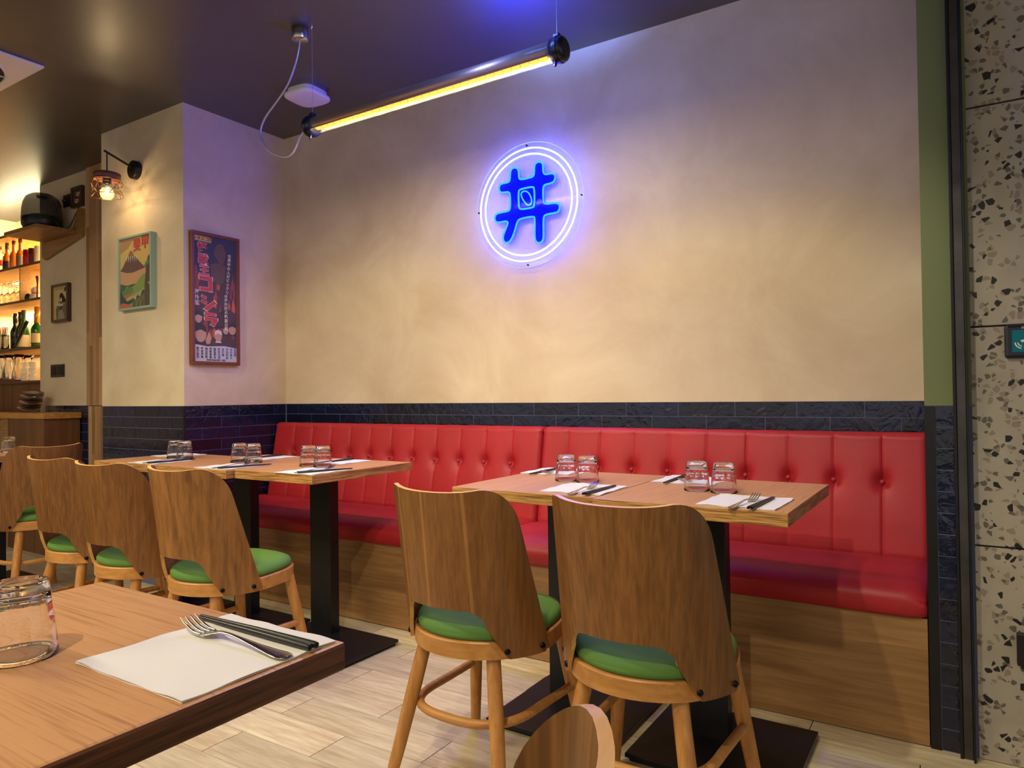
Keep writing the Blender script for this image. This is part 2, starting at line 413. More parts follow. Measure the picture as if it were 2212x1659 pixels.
tiles(wc, -5.748, -5.145, 15, .05, 2.566, 'x')
structure('trim_1', MB().box(XL-.011, XL+.003, 2.267, 2.273, 0, ZT), 'black_steel')
# laminated timber post in the recess: staves are pieces of it
post = structure('trim_2', MB().box(-5.12, -4.87, 2.552, 2.566, ZT, ZC).box(-5.095, -4.9, 2.552, 2.566, 0, ZT-.004), 'stave')
for (xa, xb, za, zb_) in [(-5.12, -4.87, ZT, ZC), (-5.095, -4.93, 0, ZT-.004)]:
    n = 6 if za > .5 else 4
    for i in range(n):
        w = (xb-xa)/n; z = za; k = 0
        while z < zb_-.01:
            h = rnd.uniform(.35, .75); z1 = min(z+h, zb_)
            put('stave', MB().box(xa+i*w+.0004, xa+(i+1)*w-.0004, 2.545+rnd.uniform(0, .0006), 2.553, z+.0004, z1-.0004), 'stave', post)
            z = z1
# right-hand pier: green paint above, single column of tiles below, steel profile, terrazzo
wr = structure('wall_right', MB().box(-.098, .02, 2.4, YB, ZT-.006, ZC).box(-.095, .02, 2.4012, YB, 0, ZT-.006, 1), ['green_paint', 'grout'])
for r in range(16):
    zt = ZT-.0075-r*.0622; zb = max(zt-.0598, .001)
    put('tile', MB().box(-.0695, -.026, 2.4+rnd.uniform(-.0006, .0006), 2.411, zb, zt), 'tile_glaze', wr)
structure('trim_3', MB().box(-.0985, -.0712, 2.397, 2.41, 0, ZT-.008), 'black_steel')
tp = structure('trim_4', MB().box(-.026, -.018, 2.372, 2.42, 0, ZC).box(-.018, .006, 2.378, 2.42, 0, ZC, 1).box(.006, .012, 2.36, 2.42, 0, ZC), ['black_steel', 'grey_steel'], bevel=.0015)
for z in (.5, .93, 1.4, 2.05):
    put('screw', MB().lathe([(0, -.0016), (.004, -.0012), (.0046, 0)], 12, rfun=None), 'bolt_black', tp, (-.006, 2.3775, z), (PI/2, 0, 0))
terr = structure('wall_terrazzo', MB().box(.012, .9, 2.41, 2.5, 0, ZC), 'dark_slot')
for za, zb_ in ((0.0, .5985), (.6015, 1.2175), (1.2205, 1.8425), (1.8455, ZC-.002)):
    put('panel', MB().box(.019, .9, 2.4, 2.412, za+.002, zb_), 'terrazzo', terr, bevel=.001)

# ------------------------------------------------------------------ banquettes
def bench(x0, x1, seams, label, side):
    t = thing('banquette', label, 'bench', ((x0+x1)/2, 2.6, 0), 0, 'red banquettes along the back wall')
    cx = (x0+x1)/2
    # backrest: tufted panel
    prof = [(2.79, .44), (2.785, .47)]
    nz = 46
    for i in range(1, nz): z = .47+(.862-.47)*i/(nz-1); prof.append((2.785+(z-.47)/(.862-.47)*.07, z))
    for i in range(1, 8): a = PI/2*i/7; prof.append((2.885-.03*cos(a), .862+.03*sin(a)))
    prof += [(2.905, .892), (2.93, .889), (2.938, .87)]
    xs = []; n = int((x1-x0)/.0085)
    xs = [x0+(x1-x0)*i/n for i in range(n+1)]
    for s in seams: xs += [s-.0016, s, s+.0016]
    for e in (.004, .002): xs += [x0+e, x1-e]
    xs = sorted(set(round(x, 5) for x in xs))
    def off(x, z):
        k = 0
        ds = min(seams, key=lambda q: abs(q-x)); d = abs(x-ds)
        pitch = seams[1]-seams[0]
        k += .0035*(1-math.exp(-(d/.03)**1.3)) - .0035
        if d < .0022 and z < .885: k -= .0035
        e = math.exp(-((x-ds)/.022)**2-((z-.716)/.030)**2)
        k -= .022*e
        k -= .006*math.exp(-((x-ds)/.05)**2-((z-.716)/.07)**2)
        for b in (x0, x1):
            q = abs(x-b)
            if q < .028: k -= .028-math.sqrt(max(.028**2-(.028-q)**2, 0))
        return k
    P = []
    for x in xs:
        P.append([(x-cx, y-off(x, z)*(1 if z < .875 else .4)-2.6, z+(off(x, z)*.35 if z > .862 else 0)) for y, z in prof])
    mb = MB().grid(P, flip=False)
    for k in (0, -1):
        r = P[k]; base = [(p[0], .335, p[2]) for p in r]
        mb.grid([r, base] if k else [base, r], smooth=False)
    put('backrest', mb, 'leather_red', t)
    for s in seams:
        z = .716
        b = MB().lathe([(0, .0075), (.004, .007), (.008, .0045), (.0098, .001), (.0092, -.003)], 16)
        put('button', b, 'leather_red', t, (s-cx, 2.785+(z-.47)/.392*.07+.006-2.6, z), (PI/2+.15, 0, 0))
    # seat
    prof = [(2.80, .462), (2.74, .474), (2.64, .479), (2.54, .480), (2.48, .478)]
    for i in range(1, 11): a = PI/2*i/10; prof.append((2.48-.105*sin(a), .418+.060*cos(a)))
    prof += [(2.376, .40), (2.381, .382), (2.39, .372), (2.41, .371), (2.6, .371)]
    P = []; n = 40
    for i in range(n+1):
        x = x0+(x1-x0)*i/n; xs2 = x
        P.append((x, 0))
    es = [0, .002, .006, .013, .024, .04, .06]
    xs = [x0+e for e in es]+[x0+.06+(x1-x0-.12)*i/20 for i in range(1, 20)]+[x1-e for e in reversed(es)]
    P = []
    for x in xs:
        q = min(x-x0, x1-x); k = 0
        if q < .06: k = .022*(1-math.sqrt(max(1-((.06-q)/.06)**2, 0)))
        P.append([(x-cx, y-2.6+(k*.8 if y < 2.5 else 0), z-(k if z > .42 else -k*.4)) for y, z in prof])
    mb = MB().grid(P, flip=True)
    mb.add(P[0], [tuple(range(len(P[0])))]); mb.add(P[-1], [tuple(reversed(range(len(P[0]))))])
    put('seat', mb, 'leather_red', t)
    # piping seam along the seat's ends
    put('base_panel', MB().box(x0-cx+.001, x1-cx-.001, -.2, -.18, .004, .372), 'bench_wood', t)
    put('plinth', MB().box(x0-cx+.01, x1-cx-.01, -.19, .3, 0, .36), 'rubber', t)
    put('back_frame', MB().box(x0-cx+.004, x1-cx-.004, .30, .334, .05, .868), 'rubber', t)
    return t
bench(-3.54, -1.664, [-3.36+.1535*i for i in range(11)], 'red tufted banquette in the corner, behind the left-hand tables', -1)
bench(-1.660, -.1, [-1.525+.1595*i for i in range(9)], 'red tufted banquette beside the green pillar, behind the right-hand tables', 1)

# ------------------------------------------------------------------ tables
def table(x0, x1, y0, y1, label, pole, plate, grain='y', th=.035, group=None, corner=.0):
    cx, cy = (x0+x1)/2, (y0+y1)/2
    t = thing('dining_table', label, 'table', (cx, cy, 0), 0, group)
    w, d = (x1-x0)/2, (y1-y0)/2
    z0, z1 = .75-th, .75
    mats = ['table_'+grain, 'edge_x', 'edge_y']
    mb = MB()
    vs = [(-w, -d, z0), (w, -d, z0), (w, d, z0), (-w, d, z0), (-w, -d, z1), (w, -d, z1), (w, d, z1), (-w, d, z1)]
    mb.add(vs, [(0, 3, 2, 1), (4, 5, 6, 7)], 0); mb.add(vs, [(0, 1, 5, 4), (2, 3, 7, 6)], 1); mb.add(vs, [(1, 2, 6, 5), (3, 0, 4, 7)], 2)
    o = put('tabletop', mb, mats, t, bevel=corner or .0015, weld=True)
    if pole:
        px, py, pw, pd = pole; px -= cx; py -= cy
        put('pole', MB().box(px-pw/2, px+pw/2, py-pd/2, py+pd/2, .022, z0), 'black_steel', t, bevel=.002)
        a, b, c, e = plate; a -= cx; b -= cx; c -= cy; e -= cy
        put('base_plate', MB().box(a, b, c, e, .012, .024), 'black_steel', t, bevel=.002)
        put('foot_rim', MB().box(a+.01, b-.01, c+.01, e-.01, 0, .012), 'rubber', t)
    return t
G = 'tables in a row'
t1 = table(-.884, -.362, 1.796, 2.408, 'oak table at the free right-hand end of the nearer banquette row', (-.655, 2.12, .11, .05), (-.83, -.385, 1.87, 2.285), group='two joined tables')
t2 = table(-1.392, -.887, 1.816, 2.408, 'oak table joined to the left of the one by the green pillar', (-1.145, 2.12, .11, .05), (-1.29, -.87, 1.845, 2.285), group='two joined tables')
t3 = table(-2.523, -2.062, 1.832, 2.40, 'oak table at the free end of the three joined in the corner', (-2.368, 2.17, .125, .05), (-2.52, -2.015, 1.93, 2.25), group='three joined tables')
t4 = table(-3.034, -2.526, 1.795, 2.40, 'oak table in the middle of the three joined in the corner', (-2.90, 2.17, .125, .05), (-3.02, -2.55, 1.93, 2.25), group='three joined tables')
t5 = table(-3.545, -3.037, 1.795, 2.262, 'oak table at the timber-post end of the three joined in the corner', (-3.36, 2.12, .11, .05), (-3.52, -3.08, 1.9, 2.25), group='three joined tables')
t6 = table(-1.184, -.632, -.05, .612, 'large close oak table with a single paper napkin, fork and chopsticks', (-.9, .25, .11, .05), (-1.1, -.68, .05, .45), 'x', .034, corner=.004)
t7 = table(-4.88, -4.33, 1.48, 2.10, 'oak table half out of view in front of the wooden counter', (-4.6, 1.8, .11, .05), (-4.86, -4.45, 1.6, 2.0))
for o in t6.children:
    if o.name.startswith('tabletop'): o.data.materials[2] = MATS['edge_dark']

# ------------------------------------------------------------------ chairs
def chair_parts():
    zb, zc, zh, zt = .388, .468, .512, .805
    def plan(u, z):
        k = max(0, min(1, (z-zb)/(zt-zb)))
        a = u*R(85); s = 1 if u >= 0 else -1
        bx, by = .213*sin(a), -.207*cos(a)-.0
        au = abs(u)
        tx = .182*sin(u*R(82))/sin(R(82)); ty = -.252+.108*au**2.3
        return bx*(1-k)+tx*k, by*(1-k)+ty*k
    uh = .44
    def ztop(u):
        au = abs(u); u0 = .60
        if au <= u0: return zt+.010*(au/u0)**2.2
        q = (au-u0)/(1-u0); return zt+.010-.090*(1-math.sqrt(max(1-q**2.3, 0)))
    def zbot(u):
        au = abs(u); u1 = .26
        if au <= u1: return zh
        q = (au-u1)/(uh-u1); return zh-(zh-zc)*(1-math.sqrt(max(1-q**2.2, 0)))
    def uin(z):
        return uh+(.585-uh)*((zc-z)/(zc-zb))
    mb = MB(); V = {}
    def ucols(a, b, n, end=False):
        return [a+(b-a)*i/n for i in range(n+1)]
    side = [uh+(1-uh)*(1-(1-i/12)**1.7) for i in range(13)]
    mid = [-uh*cos(PI*i/18) for i in range(19)]
    rows = 12
    def up_block(us, zl):
        P = []
        for u in us:
            a = zl(u); b = ztop(u)
            P.append([(*plan(u, a+(b-a)*j/rows), a+(b-a)*j/rows) for j in range(rows+1)])
        return P
    mb.grid(up_block([-u for u in reversed(side)], lambda u: zc), flip=True)
    mb.grid(up_block(mid, zbot), flip=True)
    mb.grid(up_block(side, lambda u: zc), flip=True)
    for s in (-1, 1):
        P = []
        for i in range(13):
            q = side[i]; f = (q-uh)/(1-uh); col = []
            for j in range(6):
                z = zb+(zc-zb)*j/5; u = uin(z)+(1-uin(z))*f
                zz = z
                if j == 0 and f > .9: zz = z+.008
                x, y = plan(u*s, zz); col.append((x, y, zz))
            P.append(col)
        if s < 0: P.reverse()
        mb.grid(P, flip=True)
    me = mb.mesh('shell', ['shell_wood', 'shell_rim'], weld=True)
    def outline(k, sc_=1.0):
        """seat outline: round at the back, squarer in front"""
        o = []
        for i in range(k):
            a = 2*PI*i/k; x, y = sin(a), -cos(a)
            if y <= 0: px, py = .2*x, .198*y
            else:
                n = 3.2; m = (abs(x)**n+abs(y)**n)**(-1/n)
                px, py = x*m*(.2-.03*(y*m)), y*m*.212
            o.append((px*sc_, py*sc_))
        return o
    return me, outline
SHELL, OUT = chair_parts()
def ring_mesh():
    n = 56; o1 = OUT(n); o2 = OUT(n, .86); z0, z1 = .385, .428
    mb = MB(); rs = [[(x, y, z0) for x, y in o1], [(x, y, z1-.003) for x, y in o1], [(x*.985, y*.985, z1) for x, y in o1], [(x, y, z1) for x, y in o2], [(x, y, z0) for x, y in o2]]
    vs = [v for r in rs for v in r]; k = len(rs)
    fs = [(i*n+j, i*n+(j+1) % n, ((i+1) % k)*n+(j+1) % n, ((i+1) % k)*n+j) for i in range(k) for j in range(n)]
    mb.add(vs, fs, 0, True); return mb
def cushion_mesh():
    n = 56; mb = MB(); rs = []
    for sc_, z in ((.90, .424), (.955, .432), (.965, .444), (.93, .456), (.84, .464), (.65, .4695), (.4, .472), (.15, .473)):
        rs.append([(x, y, z) for x, y in OUT(n, sc_)])
    vs = [v for r in rs for v in r]; fs = [(i*n+j, i*n+(j+1) % n, (i+1)*n+(j+1) % n, (i+1)*n+j) for i in range(len(rs)-1) for j in range(n)]
    mb.add(vs, fs, 0, True); mb.add(rs[-1], [tuple(range(n))], 0, True); return mb
def make_chair(label, group):
    t = thing('dining_chair', label, 'chair', (0, 0, 0), 0, group)
    sh = link('backrest', SHELL, t)
    so = sh.modifiers.new('solid', 'SOLIDIFY'); so.thickness = .011; so.offset = -1; so.material_offset_rim = 1
    es = sh.modifiers.new('edges', 'EDGE_SPLIT'); es.split_angle = R(45)
    for s in (-1, 1):
        for (x, y, z) in ((.160, -.140, .408), (.2115, -.055, .408)):
            a = math.atan2(x*s, -y)
            b = MB().lathe([(0, .0045), (.005, .0042), (.0072, .002), (.0076, -.002)], 14)
            put('bolt', b, 'bolt_black', sh, (x*s*1.0, y*1.0, z), (PI/2, 0, a))
    put('seat_cushion', cushion_mesh(), 'vinyl_green', t)
    o = put('seat_frame', ring_mesh(), 'beech_x', t)
    e = o.modifiers.new('edges', 'EDGE_SPLIT'); e.split_angle = R(40)
    for s in (-1, 1):
        for a, b in (((.11*s, -.13, .392), (.182*s, -.206, 0)), ((.145*s, .145, .392), (.2*s, .207, 0))):
            a, b = Vector(a), Vector(b); pts = [a, a.lerp(b, .35), a.lerp(b, .7), b+Vector((0, 0, .006)), b]
            lg = put('leg', MB().tube(pts, [.0185, .0195, .0175, .0148, .0142], 14), 'beech', t)
    pts = []
    z = .222
    pts.append((.172, .168, z)); pts.append((.167, .08, z))
    n = 2.7
    for i in range(0, 25):
        a = PI*i/24; x, y = cos(a), -sin(a)-1e-9; m = (abs(x)**n+abs(y)**n)**(-1/n)
        pts.append((.163*x*m, -.01+.168*y*m, z))
    pts.append((-.167, .08, z)); pts.append((-.172, .168, z))
    put('stretcher', MB().tube(pts, .0115, 12), 'beech_x', t)
    return t
GA, GB = 'chairs at the two joined tables', 'chairs at the three joined tables'
c1 = make_chair('bentwood chair with green seat, pushed to the table by the green pillar', GA); c1.location = (-.641, 1.619, 0)
dup(c1, (-1.120, 1.615, 0), R(-1), 'bentwood chair whose back shows two pale vertical stripes, left of the pillar-side chair', GA)
dup(c1, (-2.237, 1.600, 0), 0, 'bentwood chair with strongly figured swirling grain, nearest of the row by the corner tables', GB)
dup(c1, (-2.700, 1.588, 0), R(1), 'bentwood chair in the middle of the three tucked under the corner tables', GB)
dup(c1, (-3.143, 1.616, 0), R(1), 'bentwood chair at the far end of the three tucked under the corner tables', GB)
dup(c1, (-4.185, 1.80, 0), R(90), 'bentwood chair turned sideways behind the row, at the table by the counter', 'chairs at other tables')
dup(c1, (-.425, .306, 0), R(95), 'bentwood chair beside the close table, only the rounded top of its back in view', 'chairs at other tables')
# two pale veneer joints in the second chair's back
wood('swirl_wood', srgb(164, 112, 60), srgb(104, 66, 32), 'Z', 60, 9, .38, .5, 7, spec=.45, lo=.34, hi=.62, cd=2.2)
wood('striped_wood', srgb(150, 100, 52), srgb(104, 66, 32), 'Z', 110, 8, .38, .45, 16, spec=.45)
_nt = MATS['striped_wood'].node_tree; _b = _nt.nodes['Principled BSDF']
_cur = _b.inputs['Base Color'].links[0].from_socket
_tc = N(_nt, 'ShaderNodeTexCoord'); _sp = N(_nt, 'ShaderNodeSeparateXYZ'); _nt.links.new(_tc.outputs['Object'], _sp.inputs[0])
for _c in (-.112, -.022, .098):
    _cm = N(_nt, 'ShaderNodeMath', operation='COMPARE'); _nt.links.new(_sp.outputs['X'], _cm.inputs[0]); _cm.inputs[1].default_value = _c; _cm.inputs[2].default_value = .004
    _ml = N(_nt, 'ShaderNodeMath', operation='MULTIPLY'); _nt.links.new(_cm.outputs[0], _ml.inputs[0]); _ml.inputs[1].default_value = .35
    _mx = N(_nt, 'ShaderNodeMix', data_type='RGBA'); _nt.links.new(_ml.outputs[0], _mx.inputs['Factor']); _nt.links.new(_cur, _mx.inputs['A']); _mx.inputs['B'].default_value = srgb(190, 138, 78)
    _cur = _mx.outputs['Result']
_nt.links.new(_cur, _b.inputs['Base Color'])
def reskin(start, mat):
    for o in bpy.data.objects:
        if o.get('label', '').startswith(start):
            for c in o.children:
                if c.name.startswith('backrest'): c.material_slots[0].link = 'OBJECT'; c.material_slots[0].material = MATS[mat]
reskin('bentwood chair with strongly figured', 'swirl_wood'); reskin('bentwood chair whose back', 'striped_wood')
ch2 = [o for o in bpy.data.objects if o.get('label', '').startswith('bentwood chair whose back')][0]

# ------------------------------------------------------------------ tableware
def tumbler_mesh():
    mb = MB()
    def rf(r, z, a):
        if z > .040 and r > .02:
            k = 10; q = ((a/(2*PI)*k) % 1-.5)*2*PI/k
            f = cos(PI/k)/cos(q); return r*(1+(f-1)*min(1, (z-.040)/.006))
        return r
    prof = [(.0352, .0), (.0385, .0), (.0388, .002), (.0375, .012), (.0352, .034), (.0345, .040), (.0352, .0425), (.0345, .046), (.0315, .076), (.0300, .083), (.0275, .0868), (.022, .087), (.020, .0855), (0, .085)]
    mb.lathe(prof, 40, rfun=rf)
    inn = [(.0352, 0), (.0345, .012), (.0325, .036), (.0300, .050), (.0285, .062), (.025, .069), (.018, .0715), (0, .0715)]
    n = 40; vs = []; 
    for r, z in inn:
        for j in range(n): a = 2*PI*j/n; vs.append((r*cos(a), r*sin(a), z))
    mb.add(vs, [(i*n+j, (i+1)*n+j, (i+1)*n+(j+1) % n, i*n+(j+1) % n) for i in range(len(inn)-1) for j in range(n)], 0, True)
    return mb.mesh('tumbler', 'glass', weld=True)
TM = tumbler_mesh()
def tumbler(x, y, label, group, z=.7501):
    o = link('glass_tumbler', TM, None, (x, y, z), (0, 0, rnd.uniform(0, 6))); tag(o, label, 'glass', group); return o
GR, GL = 'upturned tumblers on the two joined tables', 'upturned tumblers on the three joined tables'
tumbler(-1.143, 2.127, 'left one of the two upturned tumblers on the left half of the two joined tables', GR)
tumbler(-1.060, 2.122, 'right one of the two upturned tumblers on the left half of the two joined tables', GR)
tumbler(-.681, 2.094, 'left one of the two upturned tumblers nearest the green pillar', GR)
tumbler(-.597, 2.082, 'right one of the two upturned tumblers nearest the green pillar', GR)
tumbler(-2.360, 2.078, 'left one of the paired tumblers at the free end of the corner tables', GL)
tumbler(-2.278, 2.082, 'right one of the paired tumblers at the free end of the corner tables', GL)
tumbler(-2.793, 2.054, 'left one of the paired tumblers on the middle corner table', GL)
tumbler(-2.708, 2.066, 'right one of the paired tumblers on the middle corner table', GL)
tumbler(-3.295, 2.056, 'left one of the paired tumblers on the corner table by the timber post', GL)
tumbler(-3.208, 2.052, 'right one of the paired tumblers on the corner table by the timber post', GL)
tumbler(-.921, .383, 'big close upturned tumbler cut off by the picture edge on the large table', 'tumblers on other tables')
tumbler(-4.625, 1.87, 'tiny upturned tumbler on the table by the wooden counter', 'tumblers on other tables')

def napkin(cx, cy, w, d, rz, label, group, th=.0016):
    nx = 16; P = []
    r = random.Random(int(cx*1000)+int(cy*777))
    ph = [r.uniform(0, 6) for _ in range(4)]
    t = thing('paper_napkin', label, 'napkin', (cx, cy, .7502), rz, group)
    for L in range(2):
        mb = MB(); z0 = L*.0011
        def h(x, y):
            e = max(abs(x)/(w/2), abs(y)/(d/2))
            return .0006*sin(9*x/w+ph[0+L])*sin(8*y/d+ph[1]) + (.0016 if L else .0002)*max(0, e-.7)/.3*(.5+.5*sin(14*(x/w+y/d)+ph[2]))
        top = []; bot = []
        for i in range(nx+1):
            ra = []; rb = []
            for j in range(nx+1):
                x = -w/2+w*i/nx; y = -d/2+d*j/nx
                ex = .0005*sin(20*y/d+ph[2]+L) if i in (0, nx) else 0; ey = .0005*sin(22*x/w+ph[3]+L) if j in (0, nx) else 0
                z = z0+max(h(x, y), 0)
                ra.append((x+ex+L*.001, y+ey, z+.0008)); rb.append((x+ex+L*.001, y+ey, z))
            top.append(ra); bot.append(rb)
        mb.grid(top, flip=True); mb.grid(bot)
        for k in (0, nx):
            mb.grid([bot[k], top[k]], smooth=False, flip=(k == 0)); mb.grid([[b[k] for b in bot], [a[k] for a in top]], smooth=False, flip=(k != 0))
        put('ply', mb, 'paper', t)
    return t
NG = 'white paper napkins laid at the places'
nap = [(-.991, 1.958, .20, .212, 2, 'napkin at the near place of the left half of the two joined tables'),
       (-.495, 1.925, .20, .214, -1, 'napkin at the near place closest to the green pillar'),
       (-1.300, 2.345, .20, .205, 0, 'napkin by the banquette on the left half of the two joined tables'),
       (-.775, 2.315, .20, .205, 0, 'napkin by the banquette, behind the tumblers nearest the green pillar'),
       (-2.170, 1.925, .20, .195, 1, 'napkin at the near place on the free end of the corner tables'),
       (-2.645, 1.895, .21, .19, 1, 'napkin at the near place on the middle corner table'),
       (-3.160, 1.895, .20, .19, 1, 'napkin at the near place on the corner table by the timber post'),
       (-2.365, 2.27, .19, .19, 0, 'napkin by the banquette on the free end of the corner tables'),
       (-2.86, 2.27, .19, .19, 0, 'napkin by the banquette on the middle corner table'),
       (-3.42, 2.155, .19, .19, 0, 'napkin at the far side of the corner table by the timber post'),
       (-.741, .504, .200, .198, 0, 'large-looking close napkin on the near table, under fork and chopsticks'),
       (-4.50, 1.93, .2, .2, 0, 'small sliver of napkin on the table by the wooden counter')]
for a in nap: napkin(a[0], a[1], a[2], a[3], R(a[4]), 'white paper '+a[5], NG)

def fork_mesh():
    mb = MB()
    # handle lies along +x, handle end at 0, head towards .19
    st = [(0, .0055, .0020, .0016), (.004, .0095, .0022, .0020), (.012, .0108, .0022, .0022), (.03, .0088, .0028, .0022), (.055, .0058, .0046, .0024), (.085, .0036, .0072, .0026),
          (.105, .0030, .0086, .0028), (.120, .0034, .0084, .0028), (.130, .0065, .0070, .0022), (.137, .0105, .0052, .0018), (.145, .0122, .0034, .0015), (.153, .0120, .0028, .0014)]
    n = 12; rings = []
    for x, hw, z, ht in st:
        rings.append([(x, hw*cos(2*PI*k/n), z+ht*.5*sin(2*PI*k/n)*2*.6) for k in range(n)])
    vs = [v for r in rings for v in r]
    mb.add(vs, [(i*n+k, (i+1)*n+k, (i+1)*n+(k+1) % n, i*n+(k+1) % n) for i in range(len(rings)-1) for k in range(n)], 0, True)
    mb.add(rings[0], [tuple(range(n))]); mb.add(rings[-1], [tuple(reversed(range(n)))])
    body = mb.mesh('fork_body', 'cutlery')
    tm = MB()
    tm.tube([(.1505, 0, .0030), (.160, 0, .0034), (.172, 0, .0066), (.184, 0, .0118), (.192, 0, .0166)], [.0019, .0020, .0019, .0016, .0009], 8)
    return body, tm.mesh('tine', 'cutlery')
FB, FT = fork_mesh()
def fork(x, y, deg, label, group='steel forks at the places', z=.7532):
    t = thing('fork', label, 'fork', (x, y, z), R(deg), group)
    link('handle', FB, t)
    for k in (-1.5, -.5, .5, 1.5): link('tine', FT, t, (0, k*.0066, 0))
    return t
def chopstick_mesh(mat, L=.225):
    mb = MB(); n = 10
    mb.tube([(0, 0, .0040), (.003, 0, .0040), (.11, 0, .0034), (L-.002, 0, .0022), (L, 0, .0022)], [.0034, .0040, .0034, .0022, .0016], n)
    return mb.mesh('chopstick', mat)
CB, CBL = chopstick_mesh('chop_black'), chopstick_mesh('chop_black')
def chopsticks(x, y, deg, where, blue=False, gap=.0088, z=.7534, fan=1.0):
    """two sticks side by side, thick ends at x, y"""
    for k, nm in ((0, 'left'), (1, 'right')):
        px = x-sin(R(deg))*gap*(.5-k)*-1; py = y+cos(R(deg))*gap*(.5-k)
        o = link('chopstick', CB, None, (x-sin(R(deg))*gap*(.5-k), y+cos(R(deg))*gap*(.5-k), z), (0, 0, R(deg+fan*(k-.5))))
        tag(o, '%s black chopstick %s' % (nm, where), 'chopstick', 'black chopsticks at the places')
# near settings: tines and tips point towards the banquette
fork(-.966, 1.812, 92, 'fork at the near place of the left half of the two joined tables')
chopsticks(-.922, 1.822, 91, 'at the near place of the left half of the two joined tables')
fork(-.497, 1.782, 84, 'fork with raised tines at the near place closest to the green pillar')
chopsticks(-.450, 1.79, 88, 'at the near place closest to the green pillar')
fork(-2.160, 1.833, 86, 'fork at the near place on the free end of the corner tables')
chopsticks(-2.150, 1.838, 70, 'at the near place on the free end of the corner tables')
fork(-2.625, 1.802, 87, 'fork at the near place on the middle corner table')
chopsticks(-2.592, 1.805, 75, 'at the near place on the middle corner table')
fork(-3.135, 1.800, 87, 'fork at the near place on the corner table by the timber post')
chopsticks(-3.100, 1.803, 87, 'at the near place on the corner table by the timber post')
# banquette side: turned the other way
fork(-1.272, 2.405, -94, 'fork by the banquette on the left half of the two joined tables')
chopsticks(-1.325, 2.435-.01, -92, 'by the banquette on the left half of the two joined tables', gap=.008)
fork(-.760, 2.40, -93, 'fork behind the tumblers nearest the green pillar')
chopsticks(-.815, 2.40, -90, 'by the banquette behind the tumblers nearest the green pillar', gap=.008)
chopsticks(-2.385, 2.365, -88, 'by the banquette on the free end of the corner tables')
chopsticks(-2.88, 2.365, -88, 'by the banquette on the middle corner table')
# close setting
fork(-.640, .532, 179, 'large close fork lying on the near napkin, tines raised')
chopsticks(-.637, .566, 179.0, 'on the close napkin, partly under the fork', gap=.0098)

# ------------------------------------------------------------------ neon sign
NA = [(-1.8525, 2.1326), (-1.8444, 2.1487), (-1.8263, 2.152), (-1.8084, 2.1422), (-1.8025, 2.1236), (-1.8029, 2.0975), (-1.7939, 2.085), (-1.7281, 2.0865), (-1.7165, 2.0952), (-1.7149, 2.138), (-1.7072, 2.1516), (-1.6874, 2.1544), (-1.6703, 2.1447), (-1.6666, 2.1291), (-1.667, 2.0993), (-1.6564, 2.0854), (-1.62, 2.0866), (-1.6032, 2.0772), (-1.6011, 2.062), (-1.6085, 2.0443), (-1.6255, 2.0388), (-1.6571, 2.0386), (-1.6681, 2.0289), (-1.6681, 1.9585), (-1.6585, 1.9451), (-1.598, 1.9433), (-1.5815, 1.9323), (-1.5784, 1.915), (-1.5891, 1.8976), (-1.6036, 1.8956), (-1.6568, 1.8958), (-1.6692, 1.884), (-1.6682, 1.7879), (-1.6758, 1.7697), (-1.6932, 1.7633), (-1.7104, 1.7719), (-1.7185, 1.7923), (-1.7151, 1.8864), (-1.7234, 1.8975), (-1.7992, 1.8963), (-1.8147, 1.8855), (-1.8335, 1.8312), (-1.8521, 1.7986), (-1.8757, 1.7862), (-1.894, 1.7951), (-1.9005, 1.8181), (-1.8906, 1.8433), (-1.8702, 1.8801), (-1.87, 1.8911), (-1.882, 1.8964), (-1.9269, 1.8948), (-1.9438, 1.9038), (-1.9478, 1.9222), (-1.9396, 1.9388), (-1.9209, 1.9427), (-1.8656, 1.9433), (-1.854, 1.9526), (-1.854, 2.0251), (-1.8642, 2.0391), (-1.8983, 2.039), (-1.9152, 2.0462), (-1.9202, 2.067), (-1.9136, 2.0814), (-1.895, 2.0858), (-1.8662, 2.0844), (-1.8541, 2.0933)]
NBq = [(-1.8065, 2.0283), (-1.7971, 2.0398), (-1.7263, 2.0409), (-1.716, 2.0306), (-1.7162, 1.9489), (-1.7243, 1.9393), (-1.7934, 1.9403), (-1.805, 1.9517)]
NC = [(-1.7923, 2.0172), (-1.782, 2.0264), (-1.7617, 2.0252), (-1.7443, 2.0094), (-1.7322, 1.9815), (-1.7325, 1.96), (-1.7502, 1.9519), (-1.7701, 1.9702), (-1.7875, 1.9969)]
def chaikin(p, it=2, q=.25):
    for _ in range(it):
        o = []
        for i in range(len(p)):
            a, b = p[i], p[(i+1) % len(p)]
            o += [(a[0]*(1-q)+b[0]*q, a[1]*(1-q)+b[1]*q), (a[0]*q+b[0]*(1-q), a[1]*q+b[1]*(1-q))]
        p = o
    return p
SX, SZ = -1.758, 1.958
ns = thing('neon_sign', 'round neon sign with a blue bowl character inside two white rings', 'sign', (SX, 2.918, SZ))
disc = MB(); n = 96
for y in (-.0025, .0025): pass
vs = [(0.302*cos(2*PI*i/n), -.0025, .302*sin(2*PI*i/n)) for i in range(n)]+[(0.302*cos(2*PI*i/n), .0025, .302*sin(2*PI*i/n)) for i in range(n)]
disc.add(vs, [tuple(range(n)), tuple(reversed(range(n, 2*n)))]); disc.add(vs, [(i, n+i, n+(i+1) % n, (i+1) % n) for i in range(n)], 0, True)
put('backing_disc', disc, 'acrylic', ns)
put('disc_edge', MB().tube([(.302*cos(2*PI*i/96), 0, .302*sin(2*PI*i/96)) for i in range(96)], .0016, 6, closed=True), 'edge_glow', ns)  # emission put on the rim for neon light caught in the acrylic
